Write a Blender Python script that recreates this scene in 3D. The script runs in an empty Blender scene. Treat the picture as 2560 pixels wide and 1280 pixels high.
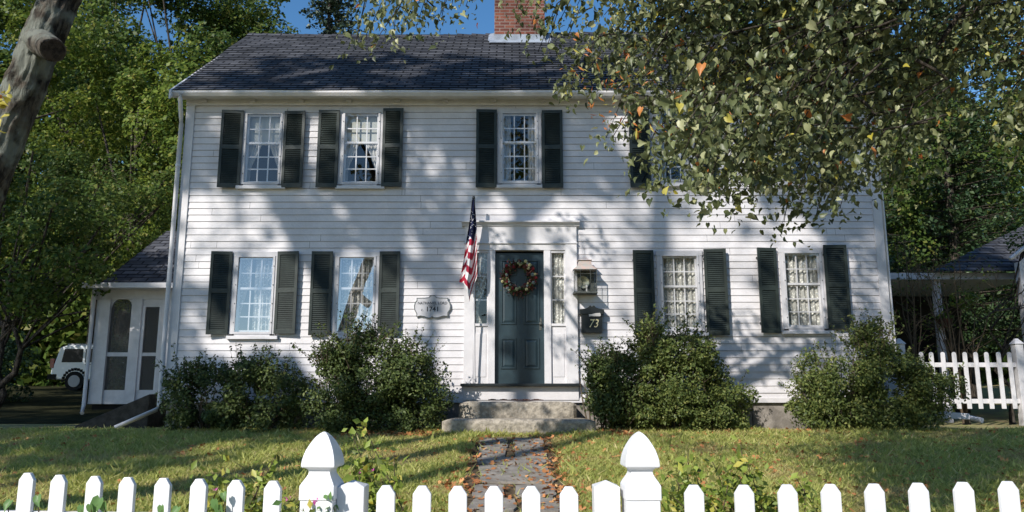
import bpy, math, random
import numpy as np
from math import sin, cos, pi, radians
from mathutils import Vector, noise

# ------------------------------------------------------------------ camera, sky, sun, exposure
SC = bpy.context.scene
F = 1950.0; PITCH = math.atan(350/1950); CY = -12.6; CZ = 1.45
cd = bpy.data.cameras.new('camera'); cam = bpy.data.objects.new('camera', cd)
SC.collection.objects.link(cam)
cam.location = (0, CY, CZ); cam.rotation_euler = (pi/2+PITCH, 0, 0)
cd.sensor_width = 36; cd.lens = 36*F/2560; cd.clip_end = 2000; cd.clip_start = 0.05
SC.camera = cam
SUN = Vector((-.507, -.667, .547)).normalized()          # towards the sun
EL = math.asin(SUN.z)
W = bpy.data.worlds.new('World'); SC.world = W; W.use_nodes = True
wn = W.node_tree.nodes; wl = W.node_tree.links
sky = wn.new('ShaderNodeTexSky'); sky.sky_type = 'NISHITA'; sky.sun_disc = False
sky.sun_elevation = EL; sky.sun_rotation = math.atan2(SUN.x, SUN.y)
sky.air_density = 1.0; sky.dust_density = 0.2; sky.ozone_density = 1.6
hs_ = wn.new('ShaderNodeHueSaturation'); hs_.inputs['Saturation'].default_value = 1.28; hs_.inputs['Value'].default_value = 1.2
wl.new(sky.outputs[0], hs_.inputs['Color']); wl.new(hs_.outputs[0], wn['Background'].inputs[0]); wn['Background'].inputs[1].default_value = 0.118
sd = bpy.data.lights.new('sun', 'SUN'); sun = bpy.data.objects.new('sun', sd)
SC.collection.objects.link(sun)
sun.rotation_euler = SUN.to_track_quat('Z', 'Y').to_euler()
sd.energy = 5.0; sd.angle = radians(0.45); sd.color = (1, .95, .88)
SC.view_settings.view_transform = 'Standard'; SC.view_settings.look = 'None'
SC.view_settings.exposure = 0.14; SC.view_settings.gamma = 1

# ------------------------------------------------------------------ helpers
COL = SC.collection
RN = random.Random(7)
def at(u, v, Y):
    "point of the photo (2560 px wide) on the vertical plane at depth Y"
    dx = (u-1280)/F; dy = (640-v)/F
    a = cos(PITCH)-dy*sin(PITCH); t = (Y-CY)/a
    return dx*t, CZ+(sin(PITCH)+dy*cos(PITCH))*t
ORG = {}
def tag(o, label=None, cat=None, group=None, kind=None):
    if label: o['label'] = label
    if cat: o['category'] = cat
    if group: o['group'] = group
    if kind: o['kind'] = kind
    return o
def empty(name, loc, label, cat, group=None):
    o = bpy.data.objects.new(name, None); COL.objects.link(o); o.location = loc
    o.empty_display_size = .2
    ORG[o.name] = Vector(loc); tag(o, label, cat, group); return o
def link(name, me, mats, parent, loc=None):
    for m in (mats if isinstance(mats, (list, tuple)) else [mats]): me.materials.append(m)
    o = bpy.data.objects.new(name, me); COL.objects.link(o)
    if parent is not None:
        o.parent = parent; ORG[o.name] = ORG[parent.name]
    else:
        ORG[o.name] = Vector(loc) if loc is not None else Vector((0, 0, 0)); o.location = ORG[o.name]
    return o
class MB:
    def __init__(s): s.v = []; s.f = []; s.m = []; s.sm = []
    def add(s, vs, fs, mi=0, smooth=False):
        n = len(s.v); s.v += [tuple(p) for p in vs]
        for f in fs: s.f.append([i+n for i in f]); s.m.append(mi); s.sm.append(smooth)
        return s
    def box(s, x0, x1, y0, y1, z0, z1, mi=0):
        return s.add([(x0,y0,z0),(x1,y0,z0),(x1,y1,z0),(x0,y1,z0),(x0,y0,z1),(x1,y0,z1),(x1,y1,z1),(x0,y1,z1)],
              [(0,3,2,1),(4,5,6,7),(0,1,5,4),(1,2,6,5),(2,3,7,6),(3,0,4,7)], mi)
    def quad(s, a, b, c, d, mi=0): return s.add([a,b,c,d], [(0,1,2,3)], mi)
    def prism(s, poly, y0, y1, mi=0):
        "poly: list of (x,z) counter-clockwise seen from the front (-y)"
        n = len(poly)
        vs = [(x,y0,z) for x,z in poly]+[(x,y1,z) for x,z in poly]
        fs = [list(range(n)), list(range(2*n-1, n-1, -1))]
        fs += [(i, i+n, (i+1)%n+n, (i+1)%n) for i in range(n)]
        return s.add(vs, fs, mi)
    def tube(s, pts, rad, n=8, mi=0, cap=True, wob=0):
        pts = [Vector(p) for p in pts]
        if not hasattr(rad, '__len__'): rad = [rad]*len(pts)
        rings = []
        for i, p in enumerate(pts):
            t = (pts[min(i+1, len(pts)-1)]-pts[max(i-1, 0)]).normalized()
            ref = Vector((0,0,1)) if abs(t.z) < .85 else Vector((1,0,0))
            a = t.cross(ref).normalized(); b = t.cross(a).normalized()
            ring = []
            for k in range(n):
                an = 2*pi*k/n; r = rad[i]
                if wob: 
                    q = p+(a*cos(an)+b*sin(an))*rad[i]
                    r *= 1+wob*noise.noise(q*1.3/max(rad[0], .05)*.5)+wob*.5*noise.noise(q*3/max(rad[0], .05)*.5)
                ring.append(p+(a*cos(an)+b*sin(an))*r)
            rings.append(ring)
        vs = [q for r in rings for q in r]; fs = []
        for i in range(len(pts)-1):
            for k in range(n):
                fs.append((i*n+k, i*n+(k+1)%n, (i+1)*n+(k+1)%n, (i+1)*n+k))
        s.add(vs, fs, mi, True)
        if cap:                                           # flat end caps with vertices of their own
            s.add(rings[0], [tuple(range(n-1, -1, -1))], mi); s.add(rings[-1], [tuple(range(n))], mi)
        return s
    def ball(s, c, r, mi=0, n=8, sc=(1,1,1)):
        vs = []; fs = []; c = Vector(c); m = n//2+1
        for i in range(m+1):
            th = pi*i/m
            for k in range(n):
                ph = 2*pi*k/n
                vs.append((c.x+r*sc[0]*sin(th)*cos(ph), c.y+r*sc[1]*sin(th)*sin(ph), c.z+r*sc[2]*cos(th)))
        for i in range(m):
            for k in range(n): fs.append((i*n+k, (i+1)*n+k, (i+1)*n+(k+1)%n, i*n+(k+1)%n))
        return s.add(vs, fs, mi, True)
    def build(s, name, mats, parent=None, loc=None, bevel=0):
        o = ORG[parent.name] if parent is not None else (Vector(loc) if loc is not None else Vector((0,0,0)))
        me = bpy.data.meshes.new(name)
        me.from_pydata([(p[0]-o.x, p[1]-o.y, p[2]-o.z) for p in s.v], [], s.f)
        me.polygons.foreach_set('material_index', s.m)
        me.polygons.foreach_set('use_smooth', s.sm)
        ob = link(name, me, mats, parent, loc)
        if bevel:
            b = ob.modifiers.new('bevel', 'BEVEL'); b.width = bevel; b.segments = 2; b.limit_method = 'ANGLE'
        return ob

HEART = ([(-.34,0,0),(-.48,.16,.10),(-.30,.34,.20),(.05,.32,.18),(.34,.13,.02),(.60,0,-.22),(.34,-.16,.02),(.05,-.34,.12),(-.30,-.36,.10),(-.48,-.18,.04),(.1,0,0)], [(0,10,3,2,1),(10,5,4,3),(0,9,8,7,10),(10,7,6,5)])
OVAL = ([(-.5,0,0),(0,.27,.08),(.5,0,0),(0,-.27,.08)], [(0,2,1),(0,3,2)])
QUAD = ([(-.5,0,0),(-.05,.36,.05),(.5,0,0),(-.05,-.36,.05)], [(0,3,2,1)])
LOBE = ([(-.45,0,0),(-.35,.28,.04),(.0,.2,.0),(.1,.5,.08),(.5,0,-.05),(.1,-.5,.08),(0,-.2,0),(-.35,-.28,.04)], [(0,4,3,2,1),(0,7,6,5,4)])
def leaf_mesh(name, P, size, mats, parent=None, loc=None, shape=QUAD, bias=(0,0,.6), jit=1.0, probs=None, seed=0,
              axis=None, nrm=None):
    rg = np.random.default_rng(seed); P = np.asarray(P, float); N = len(P)
    o = ORG[parent.name] if parent is not None else (Vector(loc) if loc is not None else Vector((0,0,0)))
    P = P-np.array([o.x, o.y, o.z])
    n = rg.normal(size=(N,3))*jit+np.array(bias)
    if nrm is not None: n = n+nrm
    n /= np.linalg.norm(n, axis=1)[:,None]+1e-9
    a = rg.normal(size=(N,3))
    if axis is not None: a = a*.55+np.array(axis)
    a -= (a*n).sum(1)[:,None]*n; a /= np.linalg.norm(a, axis=1)[:,None]+1e-9
    b = np.cross(n, a)
    S = size*np.exp(rg.normal(size=N)*.22) if np.isscalar(size) else size
    T = np.array(shape[0]); K = len(T)
    V = P[:,None,:]+S[:,None,None]*(T[None,:,0:1]*a[:,None,:]+T[None,:,1:2]*b[:,None,:]+T[None,:,2:3]*n[:,None,:])
    fl = [len(f) for f in shape[1]]; idx = np.concatenate([np.array(f) for f in shape[1]])
    L = (np.arange(N)[:,None]*K+idx[None,:]).ravel()
    st = np.cumsum([0]+fl[:-1]); tot = sum(fl)
    LS = (np.arange(N)[:,None]*tot+st[None,:]).ravel()
    me = bpy.data.meshes.new(name)
    me.vertices.add(N*K); me.vertices.foreach_set('co', V.ravel().astype(np.float32))
    me.loops.add(len(L)); me.loops.foreach_set('vertex_index', L.astype(np.int32))
    me.polygons.add(len(LS)); me.polygons.foreach_set('loop_start', LS.astype(np.int32))
    try: me.polygons.foreach_set('loop_total', np.tile(np.array(fl, np.int32), N))
    except Exception: pass
    if probs is not None:
        mi = rg.choice(len(probs), size=N, p=np.array(probs)/sum(probs))
        me.polygons.foreach_set('material_index', np.repeat(mi, len(fl)).astype(np.int32))
    me.update(calc_edges=True); me.validate()
    return link(name, me, mats, parent, loc)
def ell(rg, n, c, r, shell=.0):
    "n points in an ellipsoid (shell>0 pushes them outward)"
    d = rg.normal(size=(n,3)); d /= np.linalg.norm(d, axis=1)[:,None]
    q = rg.random(n)**(1/3.); q = q*(1-shell)+shell
    return np.array(c)+d*q[:,None]*np.array(r), d

# ------------------------------------------------------------------ materials
def mat(name, col, rough=.6, spec=.4, metal=0, var=0, vs=6, bump=0, bs=40, col2=None, edge=(.42,.6)):
    m = bpy.data.materials.new(name); m.use_nodes = True; nt = m.node_tree; N = nt.nodes; L = nt.links
    b = N['Principled BSDF']; b.inputs['Base Color'].default_value = (*col, 1)
    b.inputs['Roughness'].default_value = rough; b.inputs['Metallic'].default_value = metal
    b.inputs['Specular IOR Level'].default_value = spec
    tc = N.new('ShaderNodeTexCoord')
    if var or col2:
        nz = N.new('ShaderNodeTexNoise'); nz.inputs['Scale'].default_value = vs; nz.inputs['Detail'].default_value = 6
        nz.inputs['Roughness'].default_value = .65
        L.new(tc.outputs['Object'], nz.inputs[0])
        cr = N.new('ShaderNodeValToRGB'); L.new(nz.outputs[0], cr.inputs[0])
        c2 = col2 if col2 else tuple(c*(1-var) for c in col)
        cr.color_ramp.elements[0].position = edge[0]; cr.color_ramp.elements[0].color = (*c2, 1)
        cr.color_ramp.elements[1].position = edge[1]; cr.color_ramp.elements[1].color = (*col, 1)
        L.new(cr.outputs[0], b.inputs['Base Color'])
    if bump:
        nb = N.new('ShaderNodeTexNoise'); nb.inputs['Scale'].default_value = bs; nb.inputs['Detail'].default_value = 5
        L.new(tc.outputs['Object'], nb.inputs[0])
        bp = N.new('ShaderNodeBump'); bp.inputs['Strength'].default_value = bump; bp.inputs['Distance'].default_value = .02
        L.new(nb.outputs[0], bp.inputs['Height']); L.new(bp.outputs[0], b.inputs['Normal'])
    return m
def leafmat(name, c1, c2, c3=None, trans=.3, rough=.45, spec=.35):
    m = bpy.data.materials.new(name); m.use_nodes = True; nt = m.node_tree; N = nt.nodes; L = nt.links
    b = N['Principled BSDF']; out = N['Material Output']
    g = N.new('ShaderNodeNewGeometry'); cr = N.new('ShaderNodeValToRGB')
    L.new(g.outputs['Random Per Island'], cr.inputs[0])
    e = cr.color_ramp.elements; e[0].color = (*c1, 1); e[1].color = (*c2, 1)
    if c3:
        e[1].position = .85; x = e.new(1.0); x.color = (*c3, 1)
    L.new(cr.outputs[0], b.inputs['Base Color'])
    b.inputs['Roughness'].default_value = rough; b.inputs['Specular IOR Level'].default_value = spec
    t = N.new('ShaderNodeBsdfTranslucent'); mx = N.new('ShaderNodeMixShader'); mx.inputs[0].default_value = trans
    hs = N.new('ShaderNodeHueSaturation'); hs.inputs['Value'].default_value = 1.3; hs.inputs['Hue'].default_value = .485
    L.new(cr.outputs[0], hs.inputs['Color']); L.new(hs.outputs[0], t.inputs[0])
    L.new(b.outputs[0], mx.inputs[1]); L.new(t.outputs[0], mx.inputs[2]); L.new(mx.outputs[0], out.inputs[0])
    return m
M = {}
M['paint'] = mat('white_paint', (.68,.66,.67), .5, .3, var=.10, vs=3.5, bump=.12, bs=30)
M['clap'] = mat('clapboard_paint', (.70,.675,.685), .55, .3, var=.12, vs=2.5, bump=.15, bs=25)
M['gap'] = mat('board_gap_brown', (.30,.25,.24), .9, .1)  # darker brown for the lip and strip under each course
M['vinyl'] = mat('white_vinyl', (.78,.78,.79), .35, .4, var=.05, vs=9)
M['trim'] = mat('trim_paint', (.58,.57,.59), .5, .3, var=.12, vs=5)
M['shutter'] = mat('shutter_paint', (.031,.041,.036), .45, .35, var=.3, vs=5, bump=.08)
M['door'] = mat('door_paint', (.026,.048,.060), .35, .5, var=.25, vs=4)
M['granite'] = mat('granite', (.42,.37,.30), .9, .2, var=.42, vs=14, bump=.9, bs=22)
M['found'] = mat('granite_foundation', (.30,.27,.24), .9, .2, var=.4, vs=5, bump=.8, bs=14)
M['black'] = mat('black_paint', (.012,.016,.018), .4, .5)
M['gold'] = mat('gilt_paint', (.75,.66,.38), .4, .5)
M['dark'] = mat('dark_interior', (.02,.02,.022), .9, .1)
M['room'] = mat('dark_room', (.06,.055,.05), .9, .1)  # near black; the dimness of the unlit rooms is put into the colour
M['red'] = mat('flag_red', (.36,.025,.05), .8, .1)
M['white'] = mat('flag_white', (.78,.76,.76), .8, .1)
M['navy'] = mat('flag_navy', (.018,.022,.06), .8, .1)
M['flash'] = mat('lead_flashing', (.30,.34,.40), .55, .4, var=.3, vs=5)
M['copper'] = mat('weathered_copper', (.50,.35,.30), .5, .5, col2=(.38,.36,.33), vs=12)
M['iron'] = mat('lantern_metal', (.10,.11,.10), .5, .5, var=.5, vs=30)
M['bark'] = None
M['shade'] = mat('roller_shade', (.42,.43,.40), .8, .1)
M['fabric'] = mat('curtain_fabric', (.50,.49,.47), .9, .05, var=.1, vs=10)
M['stone'] = mat('flagstone', (.30,.27,.235), .85, .25, var=.35, vs=6, bump=.5, bs=18)
M['soil'] = mat('soil', (.15,.11,.07), .95, .1, var=.5, vs=12, bump=.6, bs=30)
M['asphalt'] = mat('asphalt', (.055,.055,.057), .9, .2, var=.25, vs=20, bump=.3, bs=80)
M['concrete'] = mat('concrete', (.30,.29,.27), .9, .2, var=.2, vs=5)
M['carpaint'] = mat('car_paint', (.72,.76,.80), .3, .6)
M['carglass'] = mat('car_glass', (.010,.011,.012), .35, .15)
M['rubber'] = mat('rubber', (.015,.015,.015), .85, .2)
M['chrome'] = mat('wheel_rim', (.35,.35,.37), .5, .5)
M['lamp_red'] = mat('tail_lamp', (.25,.01,.01), .3, .5)
M['steelgrey'] = mat('painted_metal', (.5,.52,.53), .5, .4, var=.15)
M['mat'] = mat('mat_coir', (.11,.05,.035), .95, .1, col2=(.04,.03,.03), vs=60)
def bark(name, c1, c2, lich=None, scale=(14,14,3)):
    m = bpy.data.materials.new(name); m.use_nodes = True; N = m.node_tree.nodes; L = m.node_tree.links
    b = N['Principled BSDF']; b.inputs['Roughness'].default_value = .9; b.inputs['Specular IOR Level'].default_value = .15
    tc = N.new('ShaderNodeTexCoord'); mp = N.new('ShaderNodeMapping'); mp.inputs['Scale'].default_value = scale
    L.new(tc.outputs['Object'], mp.inputs[0])
    nz = N.new('ShaderNodeTexNoise'); nz.inputs['Scale'].default_value = 1.6; nz.inputs['Detail'].default_value = 9
    nz.inputs['Roughness'].default_value = .7
    L.new(mp.outputs[0], nz.inputs[0]); cr = N.new('ShaderNodeValToRGB'); L.new(nz.outputs[0], cr.inputs[0])
    e = cr.color_ramp.elements; e[0].position = .42; e[0].color = (*c1, 1); e[1].position = .58; e[1].color = (*c2, 1)
    last = cr.outputs[0]
    if lich:
        n2 = N.new('ShaderNodeTexNoise'); n2.inputs['Scale'].default_value = 5; n2.inputs['Detail'].default_value = 8
        L.new(tc.outputs['Object'], n2.inputs[0]); c2r = N.new('ShaderNodeValToRGB'); L.new(n2.outputs[0], c2r.inputs[0])
        c2r.color_ramp.elements[0].position = .5; c2r.color_ramp.elements[1].position = .62
        mx = N.new('ShaderNodeMixRGB'); L.new(c2r.outputs[0], mx.inputs[0]); L.new(last, mx.inputs[1])
        mx.inputs[2].default_value = (*lich, 1); last = mx.outputs[0]
    L.new(last, b.inputs['Base Color'])
    bp = N.new('ShaderNodeBump'); bp.inputs['Strength'].default_value = 1; bp.inputs['Distance'].default_value = .08
    L.new(nz.outputs[0], bp.inputs['Height']); L.new(bp.outputs[0], b.inputs['Normal'])
    return m
M['bark'] = bark('grey_bark', (.03,.024,.02), (.17,.145,.115), (.25,.26,.22), scale=(9,9,2.2))
M['bark2'] = bark('brown_bark', (.03,.025,.02), (.12,.10,.08))
M['cut'] = bark('cut_wood', (.035,.027,.022), (.10,.075,.06), scale=(9,9,9))
M['stem'] = mat('stem', (.10,.075,.05), .8, .2)
def brick(name, c1, c2, mort, bw, bh, ms, uv, bump=.5, offs=.5, noisev=.35):
    m = bpy.data.materials.new(name); m.use_nodes = True; N = m.node_tree.nodes; L = m.node_tree.links
    b = N['Principled BSDF']; b.inputs['Roughness'].default_value = .9; b.inputs['Specular IOR Level'].default_value = .2
    tc = N.new('ShaderNodeTexCoord'); sp = N.new('ShaderNodeSeparateXYZ'); L.new(tc.outputs['Object'], sp.inputs[0])
    cb = N.new('ShaderNodeCombineXYZ')
    if uv == 'roof':
        L.new(sp.outputs[0], cb.inputs[0])
        mm = N.new('ShaderNodeMath'); mm.operation = 'MULTIPLY'; mm.inputs[1].default_value = 1/SINR
        m0 = N.new('ShaderNodeMath'); m0.operation='SUBTRACT'; m0.inputs[1].default_value = 6.445-.94-.003; L.new(sp.outputs[2], m0.inputs[0])
        L.new(m0.outputs[0], mm.inputs[0]); L.new(mm.outputs[0], cb.inputs[1])
    else:
        ad = N.new('ShaderNodeMath'); ad.operation = 'ADD'; L.new(sp.outputs[0], ad.inputs[0]); L.new(sp.outputs[1], ad.inputs[1])
        L.new(ad.outputs[0], cb.inputs[0]); L.new(sp.outputs[2], cb.inputs[1])
    bt = N.new('ShaderNodeTexBrick'); L.new(cb.outputs[0], bt.inputs[0])
    bt.inputs['Color1'].default_value = (*c1,1); bt.inputs['Color2'].default_value = (*c2,1); bt.inputs['Mortar'].default_value = (*mort,1)
    bt.inputs['Scale'].default_value = 1; bt.inputs['Brick Width'].default_value = bw; bt.inputs['Row Height'].default_value = bh
    bt.inputs['Mortar Size'].default_value = ms; bt.offset = offs
    nz = N.new('ShaderNodeTexNoise'); nz.inputs['Scale'].default_value = 2.5; nz.inputs['Detail'].default_value = 8
    L.new(tc.outputs['Object'], nz.inputs[0])
    mr = N.new('ShaderNodeMapRange'); mr.inputs[1].default_value=.35; mr.inputs[2].default_value=.65
    mr.inputs[3].default_value = 1-noisev; mr.inputs[4].default_value = 1+noisev*.6
    L.new(nz.outputs[0], mr.inputs[0])
    mx = N.new('ShaderNodeMixRGB'); mx.blend_type='MULTIPLY'; mx.inputs[0].default_value=1
    L.new(bt.outputs[0], mx.inputs[1]); L.new(mr.outputs[0], mx.inputs[2]); L.new(mx.outputs[0], b.inputs['Base Color'])
    bp = N.new('ShaderNodeBump'); bp.inputs['Strength'].default_value = bump; bp.inputs['Distance'].default_value=.01; bp.invert = True
    L.new(bt.outputs['Fac'], bp.inputs['Height']); L.new(bp.outputs[0], b.inputs['Normal'])
    return m
SINR = 2.675/4.362
M['shingle'] = brick('asphalt_shingles', (.050,.053,.064), (.105,.108,.122), (.012,.012,.015), .30, 4.362/31, .016, 'roof')
M['brick'] = brick('chimney_brick', (.21,.075,.05), (.11,.038,.03), (.20,.15,.13), .21, .07, .010, 'wall')
def glassmat(name, refl=.3, tint=(1,1,1), wav=.06):
    m = bpy.data.materials.new(name); m.use_nodes = True; N = m.node_tree.nodes; L = m.node_tree.links
    N.remove(N['Principled BSDF']); out = N['Material Output']
    t = N.new('ShaderNodeBsdfTransparent'); t.inputs[0].default_value = (.97,.98,.98,1)
    g = N.new('ShaderNodeBsdfGlossy'); g.inputs['Roughness'].default_value = .0; g.inputs[0].default_value=(*tint,1)
    mx = N.new('ShaderNodeMixShader')
    lw = N.new('ShaderNodeLayerWeight'); fr = N.new('ShaderNodeMath'); fr.operation='POWER'; fr.inputs[1].default_value = 4.0; L.new(lw.outputs['Facing'], fr.inputs[0])
    ad = N.new('ShaderNodeMath'); ad.operation='ADD'; ad.inputs[1].default_value = refl+.045; ad.use_clamp = True
    L.new(fr.outputs[0], ad.inputs[0]); L.new(ad.outputs[0], mx.inputs[0])
    tc = N.new('ShaderNodeTexCoord'); nz = N.new('ShaderNodeTexNoise'); nz.inputs['Scale'].default_value = 4; nz.inputs['Detail'].default_value=1
    L.new(tc.outputs['Object'], nz.inputs[0]); bp = N.new('ShaderNodeBump'); bp.inputs['Strength'].default_value = wav
    bp.inputs['Distance'].default_value=.02
    L.new(nz.outputs[0], bp.inputs['Height']); L.new(bp.outputs[0], g.inputs['Normal'])
    L.new(t.outputs[0], mx.inputs[1]); L.new(g.outputs[0], mx.inputs[2]); L.new(mx.outputs[0], out.inputs[0])
    return m
M['glass'] = glassmat('old_window_glass', .03, wav=.02)
M['glass2'] = glassmat('bright_reflection_glass', .24, wav=.012)  # same glass, mirror share raised to brighten the sky reflection in two panes
M['lglass'] = glassmat('lantern_glass', .10)
M['screen'] = glassmat('screen_mesh', .0)
def lace():
    m = bpy.data.materials.new('lace'); m.use_nodes = True; N = m.node_tree.nodes; L = m.node_tree.links
    b = N['Principled BSDF']; b.inputs['Base Color'].default_value = (.85,.83,.76,1); b.inputs['Roughness'].default_value=.9
    tc = N.new('ShaderNodeTexCoord'); vo = N.new('ShaderNodeTexVoronoi'); vo.inputs['Scale'].default_value = 26
    vo.feature = 'F1'
    nz = N.new('ShaderNodeTexNoise'); nz.inputs['Scale'].default_value = 12; nz.inputs['Detail'].default_value = 3
    L.new(tc.outputs['Object'], vo.inputs[0]); L.new(tc.outputs['Object'], nz.inputs[0])
    ad = N.new('ShaderNodeMath'); ad.operation='ADD'; L.new(vo.outputs[0], ad.inputs[0]); L.new(nz.outputs[0], ad.inputs[1])
    cr = N.new('ShaderNodeValToRGB'); L.new(ad.outputs[0], cr.inputs[0])
    cr.color_ramp.elements[0].position=.62; cr.color_ramp.elements[0].color=(1,1,1,1)
    cr.color_ramp.elements[1].position=.98; cr.color_ramp.elements[1].color=(.45,.45,.45,1)
    L.new(cr.outputs[0], b.inputs['Alpha']); return m
M['lace'] = lace()
# leaves
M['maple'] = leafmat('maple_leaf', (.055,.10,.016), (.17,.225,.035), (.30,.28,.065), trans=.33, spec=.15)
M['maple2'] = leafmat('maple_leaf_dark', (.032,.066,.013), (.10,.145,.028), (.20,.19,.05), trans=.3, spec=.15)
M['hemlock'] = leafmat('evergreen_needle', (.022,.05,.018), (.055,.095,.035), (.10,.12,.04), trans=.15)
M['spruce'] = leafmat('spruce_needle', (.03,.055,.035), (.07,.10,.06), trans=.1)
M['linden'] = leafmat('linden_leaf', (.042,.058,.022), (.19,.215,.09), (.44,.44,.24), trans=.28, rough=.42, spec=.4)
M['yellow'] = leafmat('yellow_leaf', (.42,.36,.05), (.55,.50,.12), trans=.35)
M['orange'] = leafmat('orange_leaf', (.45,.13,.03), (.60,.26,.07), trans=.3)
M['holly'] = leafmat('shrub_leaf', (.030,.052,.015), (.10,.135,.038), (.18,.20,.06), trans=.15, rough=.5, spec=.25)
M['holly2'] = leafmat('shrub_leaf_light', (.045,.072,.019), (.15,.185,.05), (.26,.26,.08), trans=.2, rough=.48, spec=.25)
M['vine'] = leafmat('vine_leaf', (.15,.22,.035), (.34,.42,.08), (.55,.50,.10), trans=.4)
M['heart'] = leafmat('broad_vine_leaf', (.10,.20,.05), (.15,.27,.09), trans=.3)
M['pink'] = leafmat('pink_petal', (.55,.10,.32), (.70,.2,.45), trans=.3)
M['litter'] = leafmat('fallen_leaf', (.28,.10,.035), (.55,.24,.09), (.70,.42,.18), trans=.1, rough=.7)
M['blade'] = leafmat('grass_blade', (.27,.32,.08), (.53,.54,.18), (.68,.60,.30), trans=.45, rough=.7, spec=.15)
M['brown'] = leafmat('dried_bloom', (.10,.02,.025), (.20,.07,.05), (.14,.12,.07), trans=.05)

# ------------------------------------------------------------------ ground
def H(x, y):
    if y < -9.75: return 0.02
    if y < -1.0:
        t = (y+9.75)/8.75
        return .08+.86*t+.012*noise.noise(Vector((x*.7, y*.7, 0)))
    if y < 3: return .94
    return .94+min((y-3)*.05, 1.3)
def ground():
    ys = [-400,-120,-60,-30,-20,-12,-10,-9.76,-9.74]+[-9.5+i*.25 for i in range(35)]+[-.9,0,1,3,6,10,15,20,26,40,80,200,600]
    xs = [-600,-200,-80,-40,-25,-16,-12]+[-9+i*.5 for i in range(39)]+[12,16,25,40,80,200,600]
    m = MB(); nx = len(xs)
    vs = [(x,y,H(x,y)) for y in ys for x in xs]
    fs = [(j*nx+i, j*nx+i+1, (j+1)*nx+i+1, (j+1)*nx+i) for j in range(len(ys)-1) for i in range(nx-1)]
    m.add(vs, fs, 0, True)
    g = mat('lawn_ground', (.34,.33,.13), .95, .1, col2=(.29,.23,.13), vs=3, bump=.5, bs=60)
    return tag(m.build('lawn', g), kind='structure')
ground()
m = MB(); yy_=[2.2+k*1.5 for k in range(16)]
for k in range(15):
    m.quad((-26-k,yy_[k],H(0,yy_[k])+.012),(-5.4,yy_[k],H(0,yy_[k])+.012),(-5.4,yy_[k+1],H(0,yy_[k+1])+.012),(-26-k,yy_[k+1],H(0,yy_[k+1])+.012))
tag(m.build('shaded_ground', mat('shaded_grass', (.045,.045,.022), .95, .05, var=.5, vs=4, bump=.6, bs=30)), kind='structure')  # dark sheet over the grass; the deep shade is put into its colour
m = MB(); m.box(-60,60,-11.6,-9.95,-.1,.06); tag(m.build('sidewalk', M['concrete']), kind='structure')
m = MB(); m.box(-200,200,-21,-12.4,-.1,.03); tag(m.build('road', M['asphalt']), kind='structure')
m = MB(); m.box(-200,200,-12.39,-12.2,-.1,.14); tag(m.build('kerb', M['granite']), kind='structure')

# path of irregular flagstones from the lower step to the gate
def path():
    m = MB(); r = random.Random(3)
    y = -1.75
    row = 0
    while y > -9.5:
        dep = r.uniform(.38,.62); n = r.choice([1,2,2,2]); x0 = -.44+ .03*sin(y); x1 = .47
        cuts = sorted([x0+(x1-x0)*(k+r.uniform(-.18,.18))/n for k in range(1,n)]); cuts = [x0]+cuts+[x1]
        for k in range(n):
            cx = (cuts[k]+cuts[k+1])/2; cy = y-dep/2+r.uniform(-.03,.03); w = (cuts[k+1]-cuts[k])/2-.035; d = dep/2-.03
            pts = []
            nn = 11
            for i in range(nn):
                a = 2*pi*i/nn+r.uniform(-.15,.15)
                sx = abs(cos(a))**.4*(1 if cos(a)>0 else -1); sy = abs(sin(a))**.4*(1 if sin(a)>0 else -1)
                q = r.uniform(.86,1.04); px = cx+w*sx*q; py = cy+d*sy*q
                pts.append((px,py,H(px,py)+.028+r.uniform(0,.002)))
            top = list(range(nn)); vs = pts+[(p[0],p[1],p[2]-.06) for p in pts]
            m.add(vs, [top]+[(i,i+nn,(i+1)%nn+nn,(i+1)%nn) for i in range(nn)])
        y -= dep; row += 1
    tag(m.build('path', M['stone']), kind='structure')
    m = MB(); n = 40                                   # soil bed between the stones
    for i in range(n):
        ya = -1.6-8*i/n; yb = -1.6-8*(i+1)/n
        m.quad((-.50,yb,H(0,yb)+.008),(.53,yb,H(0,yb)+.008),(.53,ya,H(0,ya)+.008),(-.50,ya,H(0,ya)+.008))
    tag(m.build('path_bed', M['soil']), kind='structure')
path()
def onpath(x): return (x > -.50) & (x < .52)

# ------------------------------------------------------------------ house
XL, XR = -5.5, 6.1; ZB, ZT = 1.387, 6.36
HS = empty('house', (.3,0,.94), 'white clapboard two-storey house with green-black shutters and a dark shingled roof', 'house')
# windows: centre x, z0, z1 (outer casing) from the photograph
WINS = []
for (u0,v0,u1,v1,k) in [(604,274,712,466,'shade'),(850,272,956,466,'shade2'),(1244,272,1353,464,'dark'),(1634,268,1741,460,'dark'),(1934,266,2046,458,'dark'),
                        (580,630,694,840,'laceR'),(834,630,946,840,'laceC'),(1642,627,1758,832,'lace'),(1946,620,2070,827,'lace')]:
    a = at((u0+u1)/2, (v0+v1)/2, 0); z1 = at(u0,v0,0)[1]; z0 = at(u0,v1,0)[1]
    wx = (at(u1,(v0+v1)/2,0)[0]-at(u0,(v0+v1)/2,0)[0])
    WINS.append((a[0], z0, z1, .74, k))
DX0, DX1, DZ0, DZ1 = -.775, 1.06, 1.60, 4.30
OPEN = [(c-w/2, c+w/2, z0-.02, z1) for c,z0,z1,w,k in WINS]+[(DX0+.02, DX1-.02, ZB-.01, DZ1-.03)]
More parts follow.
